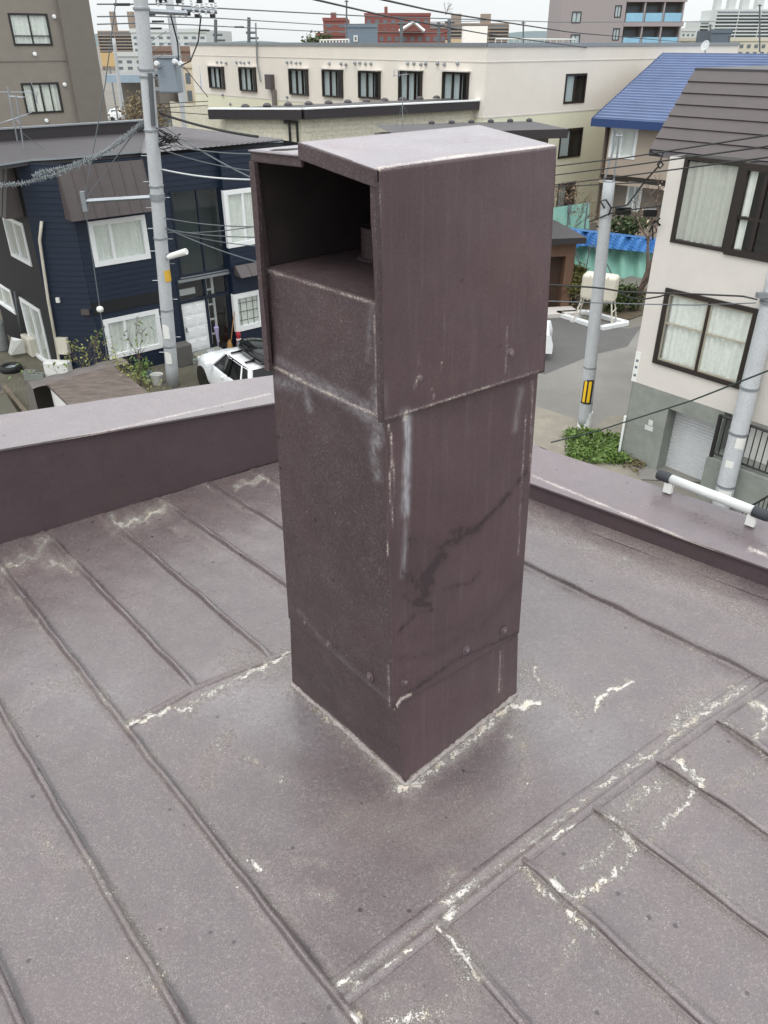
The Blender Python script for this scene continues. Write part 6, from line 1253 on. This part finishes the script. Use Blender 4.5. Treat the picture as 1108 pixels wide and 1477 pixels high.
tp4 = P4(pt4[2]); fk = emit('top_fork', MB().tube([tp4 + [-.12, 0, 0], tp4 + [.05, 0, 1.0]], .022, 5).tube([tp4 + [.1, 0, -.1], tp4 + [.09, 0, 1.05]], .022, 5).tube([tp4 + [.0, 0, .95], tp4 + [.14, 0, .95]], .022, 5), m_steel, up4)
for k, (x, y, w2_) in enumerate(((899, 304, .36), (938, 307, .32))):
    p = D(x, y, 19.5 + k * 1.0); single('cable_splice_box', MB().box(p, (w2_, .16, .18)), m_carb, ('black cable splice box hanging right of the striped pole', 'black cable splice box nearest the white rendered house')[k], 'cable box', 'black cable splice boxes', bevel=.03)
cbk = [D(872, 300, 19.1), D(866, 290, 19.1), D(874, 288, 19.0), D(882, 300, 19.0), D(878, 310, 19.1)]; emit('cable_loop', MB().tube(cbk, .02, 5), m_cable, up4)
# nearest pole at right edge
pb5, pt5 = G(1038, 738, 0), D(1110, 440, 15.6); pt5 = pt5 + (pt5 - pb5) * .15; up5, P5 = upole(pb5, pt5, .20, .17, 'pale concrete pole in front of the garage at the right edge')
for y in (432, 437, 560, 625, 700): z = zpx(P5, y); emit('clamp_band', MB().lathe(P5(z), [(.205, 0), (.205, .05)], 20), m_steel, up5)
emit('bracket', MB().box(P5(zpx(P5, 424)) + [-.2, -.1, 0], (.3, .12, .1)), m_steel, up5)
z0_, z1_ = zpx(P5, 650), zpx(P5, 628)
for (ya, yb_, aa, ab) in ((648, 626, -120, -60), (672, 660, -150, -100), (714, 702, -150, -70)): mb = MB(); pm = P5(zpx(P5, (ya + yb_) / 2)); mb.grid(lambda a, z: np.array([pm[0] + .203 * math.cos(a), pm[1] + .203 * math.sin(a), z]), np.radians(np.linspace(aa, ab, 6)), (zpx(P5, ya), zpx(P5, yb_))); emit('notice_plate', mb, m_white, up5)
# two roof-edge TV poles not repeated; stay wire eyelets omitted

# ================================================================== WIRES
def wire(px, r, label, mat=m_cable, n=26, sag=0, name='overhead_wire', cat='wire', grp='overhead wires'):
    P = [D(x, y, Y) for x, y, Y in px]; seg = np.cumsum([0] + [np.linalg.norm(b - a) for a, b in zip(P[:-1], P[1:])]); s = np.linspace(0, seg[-1], n)
    from_pts = [np.array([np.interp(t, seg, [p[k] for p in P]) for k in range(3)]) - np.array([0, 0, sag * 4 * (t / seg[-1]) * (1 - t / seg[-1])]) for t in s]
    return single(name, MB().tube(from_pts, r, 5), mat, label, cat, grp)
wire([(545, -2, 14), (630, 17, 19), (825, 47, 30), (862, 50, 34), (1000, 62, 60)], .016, 'thickest black wire sweeping down across the sky to the mauve block')
wire([(448, -2, 16), (560, 24, 22), (700, 49, 32), (862, 71, 48), (950, 76, 60)], .018, 'thin dark wire crossing the brick buildings and cream roof line')
wire([(140, 6, 24), (195, 4, 23), (315, 12, 26), (523, 23, 32), (805, 32, 46), (1108, 31, 70)], .018, 'highest grey wire across the sky from the tall pole', m_cableg)
wire([(140, 24, 30), (195, 23, 30), (310, 26, 36), (470, 36, 48), (700, 30, 60)], .02, 'grey wire passing behind the tall pole at mid sky', m_cableg)
wire([(140, 35, 30), (200, 33, 30), (280, 36, 36), (450, 45, 48), (640, 47, 70)], .02, 'lower grey wire passing behind the tall pole', m_cableg)
for x, y, Y, wl_ in ((176, 6.5, 23.4, 'between the taupe block and the tall pole'), (215, 21, 30, 'just right of the tall pole, topmost of three'), (228, 31, 31, 'just right of the tall pole, middle of three'), (225, 41, 32, 'just right of the tall pole, lowest of three'), (295, 44, 36, 'above the blue banner'), (345, 39, 39, 'near the first skyline mast')):
    p = D(x, y, Y); single('wire_sleeve', MB().tube([p - [.2, 0, 0], p + [.2, 0, 0]], .035, 6), m_cable, 'small black wire sleeve ' + wl_, 'wire sleeve', 'black sleeves on the sky wires')
for a, b, c, Y0, Y1, lb in (((790, 241), (900, 228), (1108, 195), 20, 12, 'upper of the black wires crossing from chimney to upper right window'), ((790, 254), (900, 240), (1108, 211), 20.5, 12, 'second black wire below the brown eave at right'), ((790, 268), (900, 254), (1108, 227), 21, 12, 'third black wire crossing the upper window at right'), ((790, 270), (868, 266), (950, 262), 21, 19, 'short pale wire left of the white rendered house')):
    wire([(*a, Y0), (*b, (Y0 + Y1) / 2 + .5), (*c, Y1)], .013, lb, grp='wires at the right house')
wire([(785, 410, 14.5), (865, 415, 14), (900, 421, 13.6), (1000, 424, 13.2), (1070, 427, 13), (1092, 432, 14.8)], .016, 'twisted service cable crossing in front of the lower right window', grp='wires at the right house')
wire([(890, 419, 13.7), (905, 428, 13.6), (925, 432, 13.5), (950, 428, 13.4), (975, 421, 13.3)], .014, 'drooping loop of cable left of the lower right window', grp='wires at the right house')
wire([(785, 434, 15), (900, 438, 14.4), (1000, 440, 14), (1090, 437, 15)], .011, 'thin straight cable below the twisted service cable', m_cableg, grp='wires at the right house')
wire([(795, 638, 12.5), (860, 622, 12), (1000, 577, 11), (1120, 530, 10)], .013, 'dark green wire slanting across the concrete garage wall', M('green_cable', (44, 58, 54), .6), grp='wires at the right house')
wire([(957, 218, 17.3), (950, 240, 17.2), (930, 262, 17.8), (905, 296, 19), (880, 300, 19.1)], .018, 'thick black cable drooping from the brown eave to the striped pole', grp='wires at the right house')
wire([(850, 320, 19.3), (880, 308, 19), (900, 304, 19.4), (960, 296, 18)], .016, 'black cable through the splice boxes', grp='wires at the right house')
wire([(953, 232, 17.2), (948, 237, 17.1), (952, 243, 17.2), (957, 238, 17.3), (952, 231, 17.2)], .014, 'coiled black cable under the brown eave corner', grp='wires at the right house')
# bundle from the tall pole to the chimney side over the navy house
for a, b, lb, rr_, mt in (((230, 163), (372, 197), 'thick black cable leaving the tall pole above the navy roof', .03, m_cable), ((236, 182), (362, 256), 'dark cable slanting down across the navy wall', .018, m_cableg), ((232, 206), (362, 222), 'slack cable under the navy eave', .014, m_cableg), ((233, 244), (365, 259), 'twisted pale cable at stair window height', .02, m_ins), ((235, 216), (362, 246), 'thin cable below the slack eave cable', .012, m_cableg),
    ((236, 314), (372, 327), 'upper pale cable beside the street lamp', .014, m_cableg), ((238, 330), (372, 342), 'middle cable beside the street lamp', .014, m_cableg), ((238, 328), (372, 378), 'cable slanting down past the stair window', .014, m_cableg), ((240, 335), (372, 326), 'rising thin cable crossing the stair window', .012, m_cableg), ((243, 332), (372, 355), 'lowest thin cable crossing the stair window', .012, m_cableg)):
    wire([(*a, 22.2), (*b, 19)], rr_, lb, mt, sag=.06, grp='cables from the tall pole over the navy house')
rr = np.random.default_rng(8); mb = MB()
for k in range(14):
    p = D(222 + rr.random() * 6, 185 + rr.random() * 35, 22.1); q = D(240 + rr.random() * 24, 192 + rr.random() * 22, 22.1 + rr.random() * .4); m3 = (p + q) / 2 + [0, 0, -.3 * rr.random() + .1]; mb.tube([p, (p + m3) / 2 + rr.normal(size=3) * .06, m3, (q + m3) / 2 + rr.normal(size=3) * .06, q], .016, 4)
single('cable_tangle', mb, m_cable, 'tangle of black drop cables on the right side of the tall pole', 'cable tangle', kind='stuff')
# fuzzy guarded cables at left
def spiky(px, label, seed):
    P = [D(x, y, Y) for x, y, Y in px]; seg = np.cumsum([0] + [np.linalg.norm(b - a) for a, b in zip(P[:-1], P[1:])]); t = thing('guarded_cable', P[0], label, 'cable', 'cables in spiral guards'); pts = [np.array([np.interp(s, seg, [p[k] for p in P]) for k in range(3)]) for s in np.linspace(0, seg[-1], 60)]
    emit('core', MB().tube(pts, .02, 5), m_cableg, t); mb = MB(); r = np.random.default_rng(seed)
    coil = []
    for i, s in enumerate(np.linspace(0, seg[-1], 420)): p = np.array([np.interp(s, seg, [q[k] for q in P]) for k in range(3)]); a = i * .95; coil.append(p + [0, .045 * math.cos(a), .045 * math.sin(a)])
    mb.tube(coil, .006, 3)
    for i in range(380):
        s = r.random() * seg[-1]; p = np.array([np.interp(s, seg, [q[k] for q in P]) for k in range(3)]); d = r.normal(size=3); d /= np.linalg.norm(d); mb.tube([p, p + d * .085], .005, 3, cap=False)
    emit('guard', mb, M('guard_grey', (150, 156, 158), .6), t, kind='stuff')
spiky([(-10, 268, 20), (30, 265, 20.4), (80, 252, 21), (130, 232, 21.6), (175, 205, 22), (207, 178, 22.2)], 'lower spiky guarded cable hanging left of the tall pole', 1)
spiky([(48, 255, 20.6), (60, 248, 20.9), (100, 240, 21.3), (150, 220, 21.9), (207, 176, 22.3)], 'upper spiky guarded cable joining left of the tall pole', 2)
wire([(246, 20, 22.8), (256, 60, 23), (258, 88, 28)], .02, 'drop cable from the crossarm to the transformer', grp='transformer drop cables'); wire([(290, 23, 23), (286, 60, 25), (275, 88, 29), (262, 94, 30)], .02, 'drop cable bending right of the transformer', grp='transformer drop cables')
for k in range(5): wire([(240, 45 + k * 16, 30), (205, 68 + k * 13, 27)], .012, ('topmost', 'second', 'middle', 'fourth', 'lowest')[k] + ' of the faint parallel cables between the two left poles', m_cableg, grp='parallel cables between the left poles')
for k, (x0, y0, x1, y1) in enumerate(((262, 92, 300, 140), (225, 150, 300, 146), (225, 156, 300, 152), (225, 160, 310, 166))): wire([(x0, y0, 32), (x1, y1, 38)], .016, ('cable slanting from transformer to the beige building', 'upper horizontal cable before the beige building', 'middle horizontal cable before the beige building', 'lower cable before the beige building')[k], grp='cables before the beige building')

# ================================================================== TANK, TARP, CARPORT, TREES across the street
tk = G(865, 462, 0); tank = thing('oil_tank', tk, 'cream heating oil tank on white legs inside the white curb', 'tank')
Yt = 29.0; pA, pB = D(838, 428, Yt), D(888, 434, Yt - .6); zt_ = D(862, 392, Yt)[2]; zb_ = D(862, 429, Yt)[2]; cm = (pA + pB) / 2; cm[2] = (zt_ + zb_) / 2
azt = math.degrees(math.atan2(pB[0] - pA[0], pB[1] - pA[1])); lt = float(np.linalg.norm((pB - pA)[:2]))
m_tank = M('tank_cream', (214, 208, 192), .5, var=.06, scale=6)
o = emit('tank_body', MB().box(cm, (lt * .98, .62, zt_ - zb_), azt), m_tank, tank, bevel=.13); o.modifiers['bevel'].segments = 5
for k in (-.25, 0, .25): emit('tank_band', MB().box(cm + np.array([*(dirv(azt) * lt * k), 0]), (.04, .635, (zt_ - zb_) * .97), azt), m_tank, tank, bevel=.01)
for sx in (-.42, .42):
    for sy in (-.3, .3):
        a = cm + np.array([*(dirv(azt) * lt * sx + dirv(azt + 90) * sy * .7), -(zt_ - zb_) / 2 + .1]); b = a + np.array([*(dirv(azt) * np.sign(sx) * .18 + dirv(azt + 90) * np.sign(sy) * .12), 0]); b[2] = .03
        emit('leg', MB().tube([a, b], .028, 6), m_tank, tank); emit('foot', MB().box(b, (.2, .2, .05), azt), m_conc, tank)
    a = cm + np.array([*(dirv(azt) * lt * sx * 1.2), 0]); a[2] = .55; emit('brace', MB().tube([a + np.array([*(dirv(azt + 90) * -.28), 0]), a + np.array([*(dirv(azt + 90) * .28), 0])], .022, 5), m_tank, tank)
cu = thing('white_curb_frame', tk, 'low white painted curb framing the oil tank', 'curb'); c4 = [G(803, 451, .1), G(868, 472, .1), G(905, 465, .1), G(845, 449, .1)]
for i in range(4): a, b = c4[i], c4[(i + 1) % 4]; L = np.linalg.norm(b - a); emit('curb_stone', MB().box((a + b) / 2 - [0, 0, .03], (L, .2, .16), math.degrees(math.atan2((b - a)[0], (b - a)[1]))), m_whitef, cu, bevel=.02)
m_soil = M('garden_soil', (88, 78, 62), .95, var=.3, scale=3, bump=.6, bscale=20)
mb = MB(); mb.add(poly((786, 446), (905, 462), (940, 450), (960, 420), (800, 400), (780, 420), z=.012), [tuple(range(6))]); structure('garden_bed', mb, m_soil)
# carport
cp = thing('brown_carport', G(812, 452, 0), 'brown wooden storage hut with dark flat roof right of the chimney', 'shed')
q0, q1 = G(820, 447, 0), G(770, 442, 0); w_ = Wall(q0[:2], 80); w_.n = dirv(170); s0_ = w_.st(786, 400)[0]; zc = w_.st(815, 350)[1]
mb = MB(); wbox(mb, w_, -.35, 0, 0, zc, -2.6, 0); wbox(mb, w_, -3.5, -1.0, 0, zc, -2.6, 0); wbox(mb, w_, -1.0, -.35, zc - .5, zc, -2.6, 0); emit('wall', mb, m_wood, cp)
mb = MB(); wbox(mb, w_, -1.0, -.35, 0, zc - .5, -2.6, -.35); emit('door', mb, M('dark_wood', (70, 52, 42), .7, var=.15), cp); mb = MB(); wbox(mb, w_, -3.7, .25, zc, zc + .22, -3.0, .3); emit('roof', mb, m_fascia, cp)
mb = MB(); wbox(mb, w_, -1.2, .1, 0, .15, .0, .9); emit('step', mb, m_offw, cp)
# tarp shelter
Yn = 36.0; tf_ = thing('tarp_shelter', D(875, 400, Yn), 'blue tarpaulin over a green net shelter behind the oil tank', 'shelter')
def tp(x, t): return D(x, 348 + t * (44 + (x - 815) * .3), Yn - .9 * t + (.15 * math.sin(x * .25)))
mb = MB(); mb.grid(lambda x, t: tp(x + (1 - t) * 6 - 4, t), np.linspace(818, 950, 40), np.linspace(0, 1, 5)); emit('net', mb, m_net, tf_, smooth=True)
mb = MB(); mb.add([D(815, 350, Yn + .2), D(950, 360, Yn + .2), D(950, 420, Yn + .4), D(815, 405, Yn + .4)], [(0, 1, 2, 3)]); emit('back_net', mb, M('dark_net', (96, 140, 126), .8, var=.2, scale=2), tf_)
mb = MB(); rr = np.random.default_rng(5)
def tpp(x, t): lo = 352 + (10 if x < 838 else 0) * (1 - (x - 815) / 23 if x < 838 else 0) * 1.6; y = 331 + (x - 820) * .12 + t * (lo - 331 - max(0, (x - 850)) * .02); return D(x, y, Yn - .3 - .5 * t + .12 * math.sin(x * .5 + t * 5) + .1 * math.sin(x * .21))
mb.grid(lambda x, t: tpp(x, t), np.linspace(816, 950, 60), np.linspace(0, 1, 6)); mb.grid(lambda x, t: D(x, 331 + (x - 820) * .12 - t * 3, Yn - .3 + 2.2 * t + .1 * math.sin(x * .4)), np.linspace(820, 950, 50), (0, .5, 1)); emit('tarp', mb, m_tarp, tf_)
for x0, y0, x1, y1 in ((828, 356, 838, 385), (852, 352, 845, 390), (855, 352, 866, 372), (875, 380, 886, 402)): emit('pole', MB().tube([D(x0, y0, Yn - 1.1), D(x1, y1, Yn - 1.3)], .03, 5), m_cableg, tf_)
shrub('evergreen_shrub', G(826, 440, 0), 1.5, (0, 0, 0), 3, M('olive_leaf', (98, 98, 52), .7, var=.4, scale=6), 2600, .07, 'olive green evergreen shrub between the hut and the oil tank', 'shrub', 61, 6, .04, .6, .4)
shrub('evergreen_shrub', G(897, 446, 0), 1.0, (0, 0, 0), 3, m_leafd, 1800, .07, 'dark shrub right of the cream oil tank', 'shrub', 62, 5, .04, .6, .4)
shrub('low_flower_shrub', G(880, 450, 0), .8, (0, 0, 0), 2, m_leaf, 500, .05, 'low green shrub under the right side of the oil tank', 'shrub', 63, 5, .02, .7)
tr_ = shrub('bare_garden_tree', G(915, 447, 0), 4.4, (.18, 0, .1), 4, M('pale_blossom', (196, 180, 160), .8), 160, .05, 'crooked bare tree with pruned limbs left of the white rendered house', 'tree', 70, 2, .14, .5, .45)
shrub('bare_hedge', G(800, 372, 0), 3.0, (0, 0, 0), 3, M('rust_buds', (140, 116, 90), .8, var=.3), 500, .05, 'reddish budding hedge before the pale yellow wall', 'hedge', 71, 6, .04, .6, .5)
shrub('garden_bush', D(905, 330, 39) * [1, 1, 0], 2.0, (0, 0, 0), 3, m_leafd, 1200, .09, 'dark bush behind the tarpaulin at the beige house', 'bush', 72, 5, .05, .6, .45)
nf = thing('net_fence', D(820, 320, 38.5), 'pale green net fence in front of the beige house recess', 'fence'); emit('net', MB().add([D(794, 300, 38), D(850, 292, 39), D(850, 330, 38.8), D(794, 335, 37.8)], [(0, 1, 2, 3)]), m_net, nf)
for x, y in ((796, 298), (822, 295), (848, 291)): p = D(x, y, 38.3); emit('post', MB().tube([p, [p[0], p[1], 0]], .04, 5), m_steel, nf)
# white car tail just beyond the chimney
far_car('parked_car', 706, 506, 100, m_carw, 'white car mostly hidden behind the chimney on the street', 4.0, 1.5)
